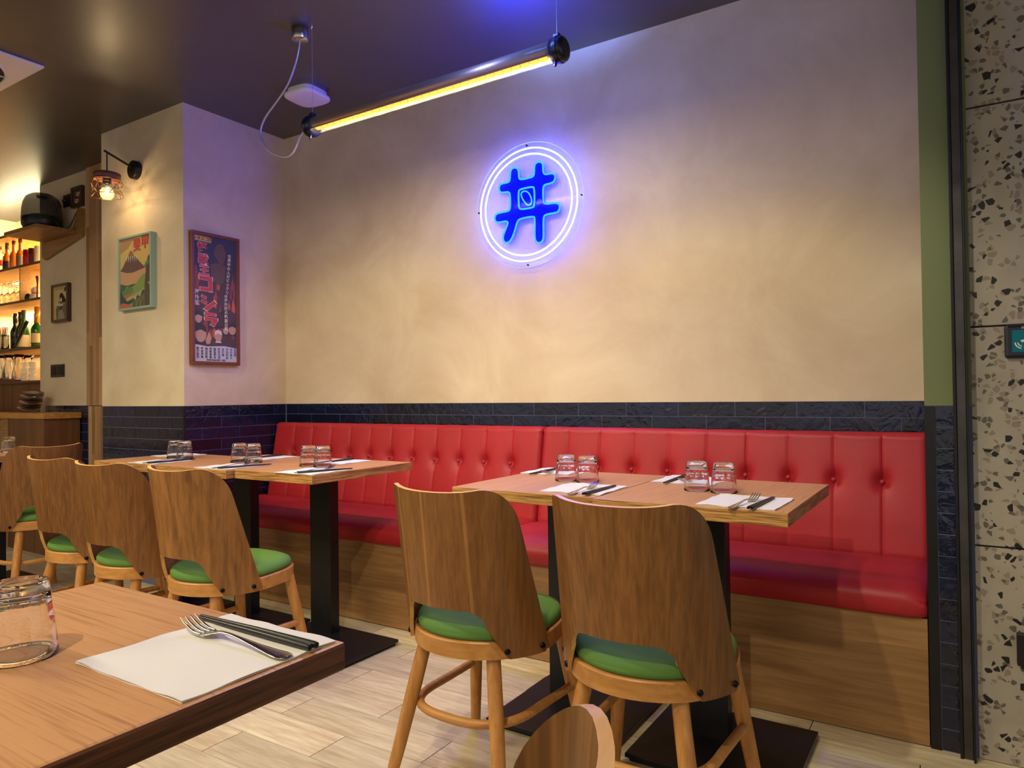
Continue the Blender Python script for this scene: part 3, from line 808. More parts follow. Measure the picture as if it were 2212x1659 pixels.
def ntube(name, pts, rad, mat, y=-.008):
    put(name, MB().tube([(x, y, z) for x, z in pts], rad, 10, closed=True), mat, ns)
_c = [(x-SX, z-SZ) for x, z in chaikin(NA)]
put('glow_tint_plate', MB().prism(list(reversed(_c)), -.0052, -.0032), 'blue_acrylic', ns)  # added plate, its tint stands in for blue glow inside the character
ntube('character_outline', [(x-SX, z-SZ) for x, z in chaikin(NA)], .0043, 'neon_blue')
ntube('character_square', [(x-SX, z-SZ) for x, z in chaikin(NBq)], .0043, 'neon_blue')
ntube('character_drop', [(x-SX, z-SZ) for x, z in chaikin(NC)], .0036, 'neon_blue')
for r in (.272, .2435): ntube('ring_tube', [(r*cos(2*PI*i/96), r*sin(2*PI*i/96)) for i in range(96)], .0038, 'neon_white')
for x, z in [(-1.7608, 2.2480), (-2.0479, 1.9618), (-1.4687, 1.9602), (-1.7619, 1.6682)]:
    put('standoff', MB().lathe([(0, -.0055), (.0035, -.005), (.0042, -.003), (.0042, .004)], 14), 'bolt_black', ns, (x-SX, 0, z-SZ), (-PI/2, 0, 0))

# ------------------------------------------------------------------ tube lamp
LX0, LX1, LY, LZ = -2.372, -1.112, 2.10, 2.210
tl = thing('tube_pendant_lamp', 'long glass tube lamp glowing yellow, hung below the ceiling in front of the wall', 'lamp', ((LX0+LX1)/2, LY, LZ))
hl = (LX1-LX0)/2
TILT = R(25)   # the open side of the reflector is turned towards the room
def arc_shell(r, a0, a1, x0, x1, th, n=20):
    P = []
    for k in range(n+1):
        a = a0+(a1-a0)*k/n; P.append([(x0, r*cos(a), r*sin(a)), (x1, r*cos(a), r*sin(a))])
    return P
rf = MB().grid(arc_shell(.0315, R(-18)+TILT, R(198)+TILT, -hl+.03, hl-.03, .001))
o = put('reflector', rf, 'lamp_metal', tl); so = o.modifiers.new('solid', 'SOLIDIFY'); so.thickness = .001
put('glass_tube', MB().tube([(-hl+.02, 0, 0), (hl-.02, 0, 0)], .0345, 28, cap=False), 'tube_glass', tl)
dirv = Vector((0, cos(R(-90)+TILT), sin(R(-90)+TILT)))
area('tube_lamp_light', ((LX0+LX1)/2, LY-.006, LZ-.037), (1.14, .005), 9, (1, .84, .52), (R(-22), 0, 0))
# lit strip, and the cells of the louvre in front of it
strip = MB().box(-hl+.05, hl-.05, -.010, .010, -.003, .003)
put('light_strip', strip, 'led_warm', tl, tuple(-dirv*.006), (TILT, 0, 0))
ncell = 31
for i in range(ncell):
    x = -hl+.06+(2*hl-.12)*(i+.5)/ncell; w = (2*hl-.12)/ncell
    P = []
    for j in range(7):
        a = R(-167)+R(50)*j/6
        P.append([(x-w*.47+w*.94*k/4, .024*cos(a+TILT), .024*sin(a+TILT)-.002*sin(PI*k/4)) for k in range(5)])
    put('cell', MB().grid(P), 'led_cell', tl)
for s, xx in ((-1, -hl), (1, hl)):
    cap = MB().tube([(xx-s*.045, 0, 0), (xx-s*.043, 0, 0), (xx-s*.006, 0, 0), (xx, 0, 0), (xx+s*.004, 0, 0)], [.038, .0425, .0425, .0385, .030], 26)
    cp = put('end_cap', cap, 'cap_blue', tl)
    put('collar', MB().tube([(xx-s*.026, 0, 0), (xx-s*.016, 0, 0)], .0455, 26), 'cap_blue', cp)
    put('bracket', MB().box(xx-s*.03-.012, xx-s*.03+.012, -.011, .011, .036, .056), 'cap_blue', cp, bevel=.003)
    put('latch', MB().tube([(xx-s*.03, -.01, -.040), (xx-s*.03, -.014, -.058)], .005, 10), 'cap_blue', cp)
    put('hanging_wire', MB().tube([(xx-s*.03, 0, .05), (xx-s*.03, 0, ZC-LZ-.002)], .0009, 6), 'cable', tl)
    hk = put('ceiling_hook', MB().tube([(xx-s*.03, 0, ZC-LZ), (xx-s*.03, 0, ZC-LZ-.016), (xx-s*.03-.006, 0, ZC-LZ-.022)], .004, 8), 'steel', tl)
cn = tag(put('ceiling_rose', MB().lathe([(0, -.052), (.034, -.052), (.0358, -.050), (.0358, 0), (0, 0)], 32), 'steel', None, (-2.417, 2.10, ZC-.0005)), 'round brushed steel ceiling rose feeding the tube lamp', 'ceiling rose')
cab = [(-2.418, 2.603), (-2.424, 2.57), (-2.44, 2.522), (-2.468, 2.472), (-2.505, 2.42), (-2.586, 2.362), (-2.645, 2.325), (-2.681, 2.285), (-2.689, 2.245), (-2.664, 2.194), (-2.63, 2.160), (-2.594, 2.136), (-2.532, 2.110), (-2.495, 2.106), (-2.462, 2.122), (-2.438, 2.154), (-2.42, 2.185), (-2.382, 2.205)]
def smooth(p, it=2):
    for _ in range(it):
        o = [p[0]]
        for a, b in zip(p, p[1:]): o += [tuple(a[i]*.75+b[i]*.25 for i in range(len(a))), tuple(a[i]*.25+b[i]*.75 for i in range(len(a)))]
        p = o+[p[-1]]
    return p
tag(put('power_cable', MB().tube([(x, 2.10, z) for x, z in smooth(cab)], .0042, 8), 'cable'), 'looping silver cable between ceiling rose and tube lamp', 'cable')

# ------------------------------------------------------------------ ceiling fittings
ap = thing('access_point', 'white rounded-square panel under the ceiling behind the tube lamp', 'access point', (-2.89, 2.556, ZC), R(4))
def pillow(w, z0, z1, k=24, n=3.6, inset=.0):
    rs = []
    for (sc_, z) in ((1, z1), (1, z0+.006), (.97, z0+.002), (.90, z0), (.4, z0)):
        ring = []
        for i in range(k*2):
            a = 2*PI*i/(k*2); x, y = cos(a), sin(a); m = (abs(x)**n+abs(y)**n)**(-1/n); ring.append((x*m*w*sc_, y*m*w*sc_, z))
        rs.append(ring)
    mb = MB(); K = k*2; vs = [v for r in rs for v in r]
    mb.add(vs, [(i*K+j, (i+1)*K+j, (i+1)*K+(j+1) % K, i*K+(j+1) % K) for i in range(len(rs)-1) for j in range(K)], 0, True)
    mb.add(rs[-1], [tuple(reversed(range(K)))], 0, True); mb.add(rs[0], [tuple(range(K))]); return mb
put('front_cover', pillow(.100, -.042, -.026), 'white_plastic', ap); put('mount', pillow(.085, -.03, 0), 'white_plastic', ap)
ac = thing('air_conditioner', 'white ceiling cassette air conditioner cut off at the left edge', 'air conditioner', (-4.05, 1.30, ZC))
put('fascia', MB().box(-.35, .35, -.352, .352, -.014, 0), 'white_plastic', ac, bevel=.006)
nn = 48
for r0, r1, zz, m in ((.300, .312, -.020, 'white_plastic'), (.255, .298, -.0155, 'dark_slot'), (0.0, .255, -.022, 'white_plastic')):
    mb = MB().lathe([(max(r0, .0001), -.010), (r0+.0001 if r0 else .0001, zz), (r1, zz), (r1, -.010)], nn)
    put('vent_ring' if r0 else 'centre_plate', mb, m, ac)
for i in range(12):
    a = 2*PI*i/12+.2
    put('vent_fin', MB().box(.256, .297, -.004, .004, -.019, -.013), 'white_plastic', ac, rot=(0, 0, a))

# ------------------------------------------------------------------ wall lamp on the pier
wlmp = thing('wall_lamp', 'black-armed wall lamp with wire cage shade and glowing bulb', 'lamp', (-3.998, 2.27, 2.362))
put('wall_plate', MB().lathe([(0, .032), (.046, .032), (.052, .028), (.053, 0)], 36), 'black_steel', wlmp, rot=(PI/2, 0, 0))
put('arm', MB().tube([(0, -.03, .012), (0, -.185, .064)], .006, 10), 'black_steel', wlmp)
put('cord', MB().tube([(0, -.170, .056), (0, -.170, -.062)], .0035, 8), 'black_steel', wlmp)
LC = (-0.0, -.170)
shd = put('shade_disc', MB().lathe([(0, -.060), (.064, -.060), (.069, -.064), (.069, -.098), (.064, -.098), (.063, -.070), (0, -.070)], 32, (LC[0], LC[1], 0)), 'walnut', wlmp)
put('bulb_holder', MB().lathe([(0, -.07), (.021, -.07), (.022, -.115), (.012, -.122)], 20, (LC[0], LC[1], 0)), 'black_steel', wlmp)
cg = MB(); lv = [(.067, -.098, 0), (.080, -.120, .5), (.070, -.150, 0), (.082, -.186, .5)]
K = 9; rings = []
for r, z, ph in lv:
    q = [(LC[0]+r*cos(2*PI*(i+ph)/K), LC[1]+r*sin(2*PI*(i+ph)/K), z+.004*sin(2*PI*i/K+r*90)) for i in range(K)]
    rings.append(q)
    cg.tube([(LC[0]+r*cos(2*PI*i/36), LC[1]+r*sin(2*PI*i/36), z+.004*sin(2*PI*(i/36*K-ph)/K+r*90)) for i in range(36)], .0012, 6, closed=True)
for a, b in zip(rings, rings[1:]):
    for i in range(K):
        k2 = (i-1) % K if a is rings[0] or a is rings[2] else (i+1) % K
        cg.tube([a[i], b[i]], .0011, 5); cg.tube([a[i], b[k2]], .0011, 5)
put('wire_cage', cg, 'brass', wlmp)
put('bulb', MB().lathe([(.012, -.118), (.016, -.132), (.030, -.150), (.036, -.170), (.034, -.188), (.024, -.202), (.0, -.208)], 24, (LC[0], LC[1], 0)), 'bulb_glass', wlmp)
put('filament', MB().tube([(LC[0]+.008*cos(i*.8), LC[1]+.008*sin(i*.8), -.140-.042*i/34) for i in range(35)], .0022, 6), 'filament', wlmp)
pl_ = bpy.data.lights.new('bulb_light', 'POINT'); pl_.energy = 3.2; pl_.color = (1, .68, .34); pl_.shadow_soft_size = .012
po = bpy.data.objects.new('bulb_light', pl_); COL.objects.link(po); po.location = (-3.998, 2.10, 2.19)

# ------------------------------------------------------------------ framed pictures
def palette(nm, cols):
    out = []
    for i, c in enumerate(cols):
        k = '%s_%d' % (nm, i); plain(k, srgb(*c), .55, spec=.25); out.append(k)
    return out
def frame(label, name, cx, cz, w, h, y, depth, bw, mat, rz=0, loc=None, glass=True, group='framed pictures on the walls'):
    t = thing(name, label, 'picture', loc if loc else (cx, y, cz), rz, group)
    W2, H2 = w/2, h/2
    for a in ((-W2, W2, H2-bw, H2), (-W2, W2, -H2, -H2+bw), (-W2, -W2+bw, -H2+bw, H2-bw), (W2-bw, W2, -H2+bw, H2-bw)):
        put('frame_rail', MB().box(a[0], a[1], -depth, 0, a[2], a[3]), mat, t, bevel=.0015)
    return t
def poly(mb, pts, y, mi): mb.add([(x, y, z) for x, z in pts], [tuple(range(len(pts)))], mi)
# mountain print in the pale green frame (anchored like the photograph's: 0..1 across, 0..1 up)
fj = frame('vintage mountain travel print with two red characters in a pale green frame', 'framed_print', -3.975, 1.769, .338, .424, 2.27, .034, .012, 'frame_green')
pal = palette('fuji', [(206, 176, 96), (172, 132, 84), (96, 62, 56), (198, 150, 108), (58, 82, 60), (120, 146, 62), (78, 122, 58), (190, 84, 52), (150, 160, 110), (32, 46, 40), (74, 52, 36), (96, 88, 44), (196, 40, 30), (214, 180, 84), (226, 214, 190), (150, 96, 78)])
mb = MB(); w_, h_ = .314, .40
def S(pts, L, mi): poly(mb, [((x-.5)*w_, (z-.5)*h_) for x, z in pts], -.004-L*.0002, mi)
S([(0, 0), (1, 0), (1, 1), (0, 1)], 0, 0)
S([(0, .93), (0, .80), (.25, .86), (.5, 1), (0, 1)], 1, 1); S([(.85, 1), (1, .88), (1, 1)], 1, 1)
S([(.0, .56), (.08, .60), (.17, .68), (.24, .735), (.30, .75), (.36, .742), (.46, .74), (.52, .72), (.60, .66), (.75, .58), (.9, .53), (1, .50), (1, .35), (0, .35)], 2, 3)
S([(.0, .55), (.08, .60), (.17, .68), (.24, .735), (.30, .75), (.36, .742), (.46, .74), (.52, .72), (.60, .66), (.75, .58), (.80, .54), (.6, .52), (.4, .50), (.2, .51)], 3, 2)
for k in range(6):
    x = .20+k*.062; S([(x, .735), (x+.02, .742), (x+.03, .745), (x+.012, .665-.01*(k % 3))], 4, 14)
S([(.26, .752), (.30, .80), (.34, .825), (.40, .80), (.46, .745), (.36, .735)], 3, 15)
S([(0, .36), (.2, .33), (.5, .34), (.5, .2), (0, .2)], 5, 4)
S([(.05, .22), (.3, .27), (.5, .33), (.62, .40), (.72, .45), (.82, .46), (.86, .38), (.82, .28), (.6, .2), (.3, .16)], 6, 5)
S([(.05, .24), (.18, .29), (.32, .30), (.44, .27), (.40, .22), (.22, .19), (.10, .18)], 7, 6); S([(.18, .30), (.34, .335), (.2, .28)], 8, 5)
S([(.10, .17), (.30, .20), (.48, .24), (.36, .18), (.16, .13)], 8, 7)
S([(.16, .12), (.4, .17), (.72, .24), (.9, .3), (.8, .2), (.5, .12), (.25, .08)], 9, 8)
S([(0, .0), (0, .26), (.1, .18), (.22, .10), (.34, .0)], 10, 9); S([(.2, .09), (.5, .14), (.78, .24), (.8, .2), (.5, .10), (.28, .04)], 10, 9)
S([(.34, 0), (.42, .09), (.62, .14), (.82, .2), (.84, 0)], 11, 11)
for k in range(7): S([(.38+k*.065, 0), (.40+k*.065, .08+.015*(k % 3)), (.43+k*.065, .05), (.42+k*.065, 0)], 12, 10 if k % 2 else 6)
S([(.80, 0), (.80, .3), (.84, .50), (.86, .62), (.92, .70), (1, .73), (1, 0)], 12, 10)
S([(.78, .56), (.84, .62), (.93, .66), (.95, .60), (.86, .57), (.82, .53)], 13, 6); S([(.9, .34), (.97, .33), (.99, .29), (.92, .30)], 13, 5)
S([(0, 0), (0, .06), (.08, .08), (.2, .06), (.33, .05), (.33, 0)], 13, 7); S([(.46, .13), (.56, .17), (.5, .10)], 14, 13); S([(.60, .16), (.72, .22), (.66, .15)], 14, 13)
glyphs(mb, '斐', .078, .055*w_, .375*h_, -.0072, 12, fat=.0016); glyphs(mb, '甲', .078, .315*w_, .395*h_, -.0072, 12, fat=.0022)
put('print', mb, pal, fj, (0, -.020, 0)); put('backing', MB().box(-.157, .157, -.023, -.001, -.2, .2), 'frame_dark', fj); put('glazing', MB().box(-.157, .157, -.030, -.0292, -.2, .2), 'frame_glass', fj)

# tall monster-film style poster: a plain stand-in in the same colours, with the lettering
fp = frame('tall narrow film poster with red and white vertical lettering in a brown frame', 'framed_poster', 0, 0, .302, .733, 0, .03, .018, 'frame_brown', rz=PI/2, loc=(XL, 2.450, 1.596))
pal = palette('film', [(28, 30, 62), (44, 28, 44), (150, 52, 30), (206, 92, 36), (112, 34, 34), (200, 44, 52), (226, 210, 190), (222, 178, 60), (20, 18, 26), (196, 150, 120), (206, 200, 198), (40, 70, 150), (92, 60, 50), (70, 34, 40)])
mb = MB(); w_, h_ = .266, .697
S([(0, 0), (1, 0), (1, 1), (0, 1)], 0, 0)
S([(0, .66), (.2, .74), (.42, .78), (.5, .9), (.62, .96), (.8, .9), (1, .82), (1, .1), (0, .1)], 1, 1)
S([(0, .72), (.1, .70), (.2, .66), (.35, .70), (.5, .62), (.7, .66), (1, .60), (1, .12), (0, .12)], 2, 13)
r_ = random.Random(4)
for k in range(26):   # flames
    x = r_.uniform(.25, 1.0); z = r_.uniform(.16, .62); hh = r_.uniform(.05, .16); ww = r_.uniform(.04, .11)
    S([(x-ww/2, z), (x+ww*.3, z-.02), (min(x+ww/2, 1), z+.02), (x+ww*.1, z+hh*.6), (min(x+ww*.35, 1), z+hh), (x-ww*.25, z+hh*.5)], 3+k*.05, (2, 3, 4, 2)[k % 4])
S([(0, .72), (.06, .76), (.1, .70), (.16, .68), (.1, .60), (.2, .56), (0, .55)], 5, 2)
S([(.5, .93), (.58, .96), (.7, .95), (.76, .88), (.7, .8), (.62, .78), (.54, .83), (.46, .86)], 5, 12)   # dark rising cloud of smoke
S([(.38, .78), (.55, .80), (.75, .78), (.72, .66), (.58, .62), (.42, .66)], 5, 12)
S([(.30, .36), (.72, .42), (.74, .28), (.34, .26)], 5.5, 8)
for k in range(8): S([(.34+.045*k, .29), (.355+.045*k, .29), (.355+.045*k, .40), (.34+.045*k, .395)], 6, 4)
# bystanders reduced to plain heads and shoulders
for (x, z, s, hat) in ((.10, .345, .085, 8), (.15, .215, .13, 8), (.56, .205, .085, 6), (.74, .26, .07, 8), (.90, .27, .09, 8)):
    hd = [(x+s*cos(2*PI*i/12), z+s*.50*sin(2*PI*i/12)) for i in range(12)]
    S(hd, 7, 9); S([(x-s*1.05, z+s*.12), (x-s*.9, z+s*.5), (x, z+s*.66), (x+s*.9, z+s*.5), (x+s*1.05, z+s*.12), (x, z+s*.28)], 8, hat)
    S([(x-s*.9, z-s*.6), (x+s*.9, z-s*.6), (x+s*.5, z-s*.35), (x-s*.5, z-s*.35)], 6.5, hat if hat != 6 else 6)
S([(.26, .17), (.34, .24), (.40, .19), (.36, .14), (.28, .14)], 7, 9)
S([(0, 0), (1, 0), (1, .115), (.7, .13), (.3, .12), (0, .135)], 9, 10)
S([(.0, .995), (0, .955), (.40, .95), (.42, .975), (.40, .992)], 9, 7)
glyphs(mb, 'シネスコ版', .024, (.205-.5)*w_, (.972-.5)*h_, -.0068, 8, fat=.0006)
def col(txt, size, x, z, mi, sp=.95, fat=0, dx=0, sx=1):
    for i, ch in enumerate(txt): glyphs(mb, ch, size, (x-.5)*w_+dx*i, (z-.5)*h_-i*size*sp, -.0070-.0002*(i % 2), mi, fat=fat, sx=sx)
for i, ch in enumerate('怪獣王'):
    glyphs(mb, ch, .060, (.19-.5)*w_+i*.006, (.895-.5)*h_-i*.062, -.0066, 6, fat=.0038, sx=1.05)
    glyphs(mb, ch, .060, (.19-.5)*w_+i*.006, (.895-.5)*h_-i*.062, -.0069, 5, fat=.0022, sx=1.05)
# big red blocks of the title
def blocks(x, z, parts):
    for p in parts: 
        S([(x+a*1.0, z+b) for a, b in p], 12, 5)
        c = (sum(a for a, b in p)/len(p), sum(b for a, b in p)/len(p))
        S([(x+c[0]+(a-c[0])*1.12, z+c[1]+(b-c[1])*1.14) for a, b in p], 11, 6)
blocks(.12, .56, [[(0, .09), (.30, .085), (.30, .115), (0, .12)], [(.22, 0), (.31, 0), (.30, .085), (.21, .09)], [(.02, 0), (.22, 0), (.22, .03), (.02, .03)]])
blocks(.16, .42, [[(0, .09), (.10, .075), (.12, .095), (.02, .11)], [(0, .05), (.10, .035), (.12, .055), (.02, .07)], [(.05, 0), (.14, -.015), (.36, .05), (.30, .07)]])
blocks(.24, .285, [[(0, .085), (.26, .08), (.26, .10), (0, .108)], [(0, .045), (.30, .04), (.30, .065), (0, .07)], [(.20, .045), (.30, .045), (.22, -.005), (.12, .01)]])
col('海外版', .030, .06, .545, 6, 1.0, .0006, .001)
col('世界中の人がビックリ！', .0225, .835, .865, 6, 1.03, .0005, -.0018)
col('の海外版の凱旋公開', .0225, .745, .535, 6, 1.03, .0005, .0)
for i, (tx, m) in enumerate([('宝田明', 11), ('河内桃子', 11), ('平田昭彦', 11), ('志村喬', 11), ('特別出演', 11), ('監督脚本', 8), ('撮影音楽', 8), ('美術照明', 8), ('録音編集', 8), ('製作配給', 8)]):
    col(tx, .0155, .96-i*.098, .10, m, 1.0, .0003)
glyphs(mb, '東宝株式会社 製作・配給', .0105, 0, (.012-.5)*h_, -.0070, 8, fat=.0003)
put('print', mb, pal, fp, (0, -.014, 0)); put('backing', MB().box(-.133, .133, -.017, -.001, -.349, .349), 'frame_dark', fp); put('glazing', MB().box(-.133, .133, -.026, -.0252, -.349, .349), 'frame_glass', fp)

# small prints on the column wall
sp1 = frame('small dark framed print of two figures above a black switch plate', 'framed_print', -5.483, 1.744, .236, .275, 2.566, .03, .018, 'frame_dark')
pal = palette('fig', [(206, 184, 134), (58, 50, 48), (214, 196, 160), (110, 104, 88), (34, 30, 30), (156, 148, 116)])
mb = MB(); w_, h_ = .2, .239
S([(0, 0), (1, 0), (1, 1), (0, 1)], 0, 0)
S([(.2, 0), (.15, .3), (.3, .52), (.55, .58), (.8, .5), (1, .55), (1, 0)], 1, 3); S([(.3, .0), (.35, .25), (.55, .35), (.7, .2), (.8, 0)], 2, 5)
S([(.45, .62), (.42, .72), (.5, .80), (.62, .80), (.75, .70), (.9, .55), (.8, .5), (.66, .52), (.55, .56)], 3, 4); S([(.48, .6), (.52, .66), (.58, .66), (.62, .58), (.56, .52)], 4, 2)
S([(.74, .82), (.78, .94), (.88, .96), (.98, .9), (.96, .8), (.84, .77)], 3, 1); S([(.78, .8), (.8, .84), (.92, .84), (.93, .74), (.84, .72)], 4, 2)
S([(.15, .46), (.3, .52), (.6, .46), (.85, .5), (.6, .40), (.3, .42)], 5, 2); S([(.45, .3), (.52, .4), (.62, .36), (.52, .28)], 6, 1)
glyphs(mb, 'ツルトツホシミ', .022, 0, .43*h_, -.0065, 4)
put('print', mb, pal, sp1, (0, -.014, 0)); put('backing', MB().box(-.1, .1, -.017, -.001, -.12, .12), 'frame_dark', sp1)
for a in ((-.102, -.098, -.121, .121), (.098, .102, -.121, .121)): put('fillet', MB().box(a[0], a[1], -.026, -.004, a[2], a[3]), 'gold_fillet', sp1)
sp2 = frame('tiny dark framed print of two masks beside the black wall plate', 'framed_print', -5.25, 2.476, .15, .145, 2.566, .025, .022, 'frame_dark')
pal = palette('mask', [(92, 62, 50), (196, 170, 140), (40, 26, 24)])
mb = MB(); w_, h_ = .11, .105; S([(0, 0), (1, 0), (1, 1), (0, 1)], 0, 0)
for x, z in ((.6, .72), (.45, .27)):
    S([(x+.24*cos(2*PI*i/10), z+.2*sin(2*PI*i/10)) for i in range(10)], 1, 1); S([(x-.1, z), (x+.1, z+.03), (x+.05, z-.08)], 2, 2); S([(x-.2, z+.12), (x, z+.24), (x+.22, z+.1), (x, z+.1)], 2, 2)
put('print', mb, pal, sp2, (0, -.012, 0)); put('backing', MB().box(-.055, .055, -.015, -.001, -.053, .053), 'frame_dark', sp2)

def plate(name, label, cat, x, z, w, h, n):
    t = thing(name, label, cat, (x, 2.566, z))
    put('cover', MB().box(-w/2, w/2, -.010, 0, -h/2, h/2), 'black_plastic', t, bevel=.003)
    for i in range(n):
        c = -w/2+w*(i+.5)/n
        put('rocker', MB().box(c-w/n*.34, c+w/n*.34, -.013, -.009, -h*.34, h*.34), 'rubber', t, bevel=.002)
    return t
plate('switch_plate', 'black double socket and switch plate below the small framed print', 'switch', -5.558, 1.257, .19, .092, 2)
plate('socket_plate', 'black socket plate between the speaker and the tiny print', 'socket', -5.413, 2.475, .1, .09, 1)

# ------------------------------------------------------------------ speaker shelf
sh = thing('wall_shelf', 'small wooden wall shelf with a slanted back board, carrying the speaker', 'shelf', (-5.48, 2.566, 2.2))
put('board', MB().box(-.24, .24, -.281, -.0, .011, .036), 'bench_wood', sh, bevel=.001)
bk = [(-.262, .01), (-.262, -.10), (-.225, -.12), (.29, -.016), (.31, .0), (.31, .183), (.25, .19), (.18, .04), (.1, .01)]
put('back_board', MB().prism(bk, -.026, 0), 'bench_wood', sh, bevel=.001)
sk = thing('speaker', 'black dome-shaped speaker with smoked clear top, on the small wall shelf', 'speaker', (-5.475, 2.425, 2.2362))
def sq(r, z, a):
    n = 2.9; x, y = cos(a), sin(a); return r*min(1.08, (abs(x)**n+abs(y)**n)**(-1/n))
put('base', MB().lathe([(0, .001), (.085, .001), (.112, .014), (.125, .04), (.126, .075), (.124, .092), (.108, .098), (.08, .112), (.03, .122), (0, .123)], 40), 'black_plastic', sk)
put('dome', MB().lathe([(.1265, .07), (.1265, .10), (.124, .15), (.116, .20), (.10, .238), (.07, .260), (.045, .266), (.035, .258), (.03, .235), (.0, .233)], 40), 'smoke', sk)
put('badge', MB().box(-.022, .022, -.1275, -.1255, .045, .048), 'steel', sk)
tag(put('speaker_cable', MB().tube(smooth([(-5.338, 2.45, 2.30), (-5.335, 2.46, 2.27), (-5.328, 2.48, 2.245), (-5.32, 2.5, 2.243), (-5.31, 2.525, 2.26), (-5.29, 2.54, 2.31), (-5.25, 2.548, 2.375), (-5.235, 2.556, 2.405)]), .0035, 6), 'black_plastic'), 'black cable looping from the speaker up to the tiny print', 'cable')
tag(put('socket_plug', MB().tube([(-5.413, 2.555, 2.475), (-5.413, 2.538, 2.475), (-5.415, 2.53, 2.474), (-5.43, 2.548, 2.45), (-5.455, 2.557, 2.44)], [.014, .014, .004, .0035, .0035], 10), 'black_plastic'), 'black plug and short lead in the socket plate beside the speaker', 'plug')

# ------------------------------------------------------------------ bar shelving
bs = thing('bar_shelving', 'lit wooden bar shelving with dark front edges, full of bottles and glasses', 'shelving', (-6.5, 2.78, 0))
def bx(n, a, b, c, d, e, f, m, bev=0): return put(n, MB().box(a+6.5, b+6.5, c-2.78, d-2.78, e, f), m, bs, bevel=bev)
BX0, BX1 = -7.185, -5.835
for i, (z0, z1) in enumerate(((2.358, 2.377), (2.088, 2.107), (1.811, 1.830), (1.436, 1.459), (1.178, 1.196))):
    s_ = bx('shelf_board', BX0, BX1, 2.604, 2.96, z0, z1, 'bar_wood')
    put('edge_strip', MB().box(BX0+6.5, BX1+6.5, 2.600-2.78, 2.604-2.78, z0, z1), 'bar_edge', s_)
bx('divider', -6.258, -6.240, 2.606, 2.96, 1.83, 2.088, 'bar_wood')
bx('back_panel', BX0, BX1, 2.955, 2.966, 1.196, 2.36, 'bar_wood')
for i in range(9):
    bx('lower_board', BX0+i*.15, BX0+(i+1)*.15-.003, 2.63, 2.645, .05, 1.178, 'panel_dark')
for i, z in enumerate((2.084, 1.807)):
    bx('led_strip', BX0+.03, BX1-.03 if i else BX1-.03, 2.925, 2.945, z-.006, z, 'bar_led')
area('bar_shelf_light', (-6.5, 2.90, 2.35), (1.2, .03), 13, (1, .82, .48), (0, 0, 0))
area('bar_cove_light', (-6.5, 2.80, 2.40), (1.2, .08), 9, (1, .86, .5), (PI, 0, 0))
area('bar_shelf_light_mid', (-6.5, 2.88, 1.795), (1.2, .03), 9, (1, .84, .5), (0, 0, 0))
area('bar_shelf_light_bay', (-6.5, 2.88, 2.075), (1.2, .03), 7, (1, .84, .5), (0, 0, 0))
area('bar_shelf_light_low', (-6.5, 2.86, 1.42), (1.2, .03), 2.5, (1, .82, .5), (0, 0, 0))
def bottle(x, y, z, h, r, glassm, cap, caph, label, group, neck=.36, labelc=None, lz=(.12, .42), fill=None, cat='bottle'):
    t = thing('bottle', label, cat, (x, y, z), rnd.uniform(-.4, .2), group)
    zs = h*(1-neck)
    pr = [(0, .002), (r*.9, .002), (r, .006), (r, zs*.82), (r*.93, zs*.9), (r*.62, zs*1.03), (r*.40, zs*1.14), (r*.36, h*.96), (r*.40, h*.965), (r*.40, h*.985)]
    put('body', MB().lathe(pr, 20), glassm, t)
    put('cap', MB().lathe([(r*.44, h*(1-caph)), (r*.46, h*(1-caph)), (r*.45, h), (0, h)], 16), cap, t)
    if labelc: put('paper_label', MB().lathe([(r*1.015, zs*lz[0]), (r*1.015, zs*(lz[0]+lz[1]))], 20), labelc, t)
    return t
plain('cream_label', srgb(216, 198, 160), .7); plain('grey_label', srgb(120, 112, 104), .6); plain('red_can', srgb(178, 20, 24), .3, metal=.5); plain('dark_red', srgb(96, 14, 20), .35, metal=.3)
plain('cap_brown', srgb(88, 50, 30), .4); plain('foil_gold', srgb(220, 160, 70), .35, metal=.7); plain('cap_dark', srgb(40, 26, 24), .4); plain('green_can', srgb(206, 220, 196), .4)
plain('orange_label', srgb(224, 96, 30), .6); plain('white_red', srgb(214, 70, 60), .6); plain('tin', srgb(186, 172, 156), .35, metal=.5); plain('beer', srgb(230, 140, 20), .12); plain('tray_red', srgb(84, 26, 22), .4)
plain('wine', srgb(16, 22, 14), .1); plain('green_bottle', srgb(30, 84, 26), .08); plain('amber_body', srgb(190, 104, 14), .1)
GBt = 'drinks on the upper bar shelf'
z1 = 2.1075
bottle(-6.775, 2.68, z1, .225, .031, 'glass', 'grey_label', .07, 'clear plastic water bottle with pink label, leftmost on the upper bar shelf', GBt, .3, 'white_red', (.45, .25))
bottle(-6.675, 2.69, z1, .245, .031, 'amber_body', 'cap_brown', .22, 'amber beer bottle next to the water bottle on the upper bar shelf', GBt, .42, 'cap_dark', (.15, .5))
bottle(-6.555, 2.69, z1, .246, .031, 'amber_body', 'cap_brown', .12, 'unlabelled golden beer bottle in the middle of the upper bar shelf', GBt, .42)
bottle(-6.44, 2.69, z1, .247, .031, 'amber_body', 'cap_brown', .12, 'amber beer bottle with grey label beside the red cans', GBt, .42, 'grey_label', (.12, .62))
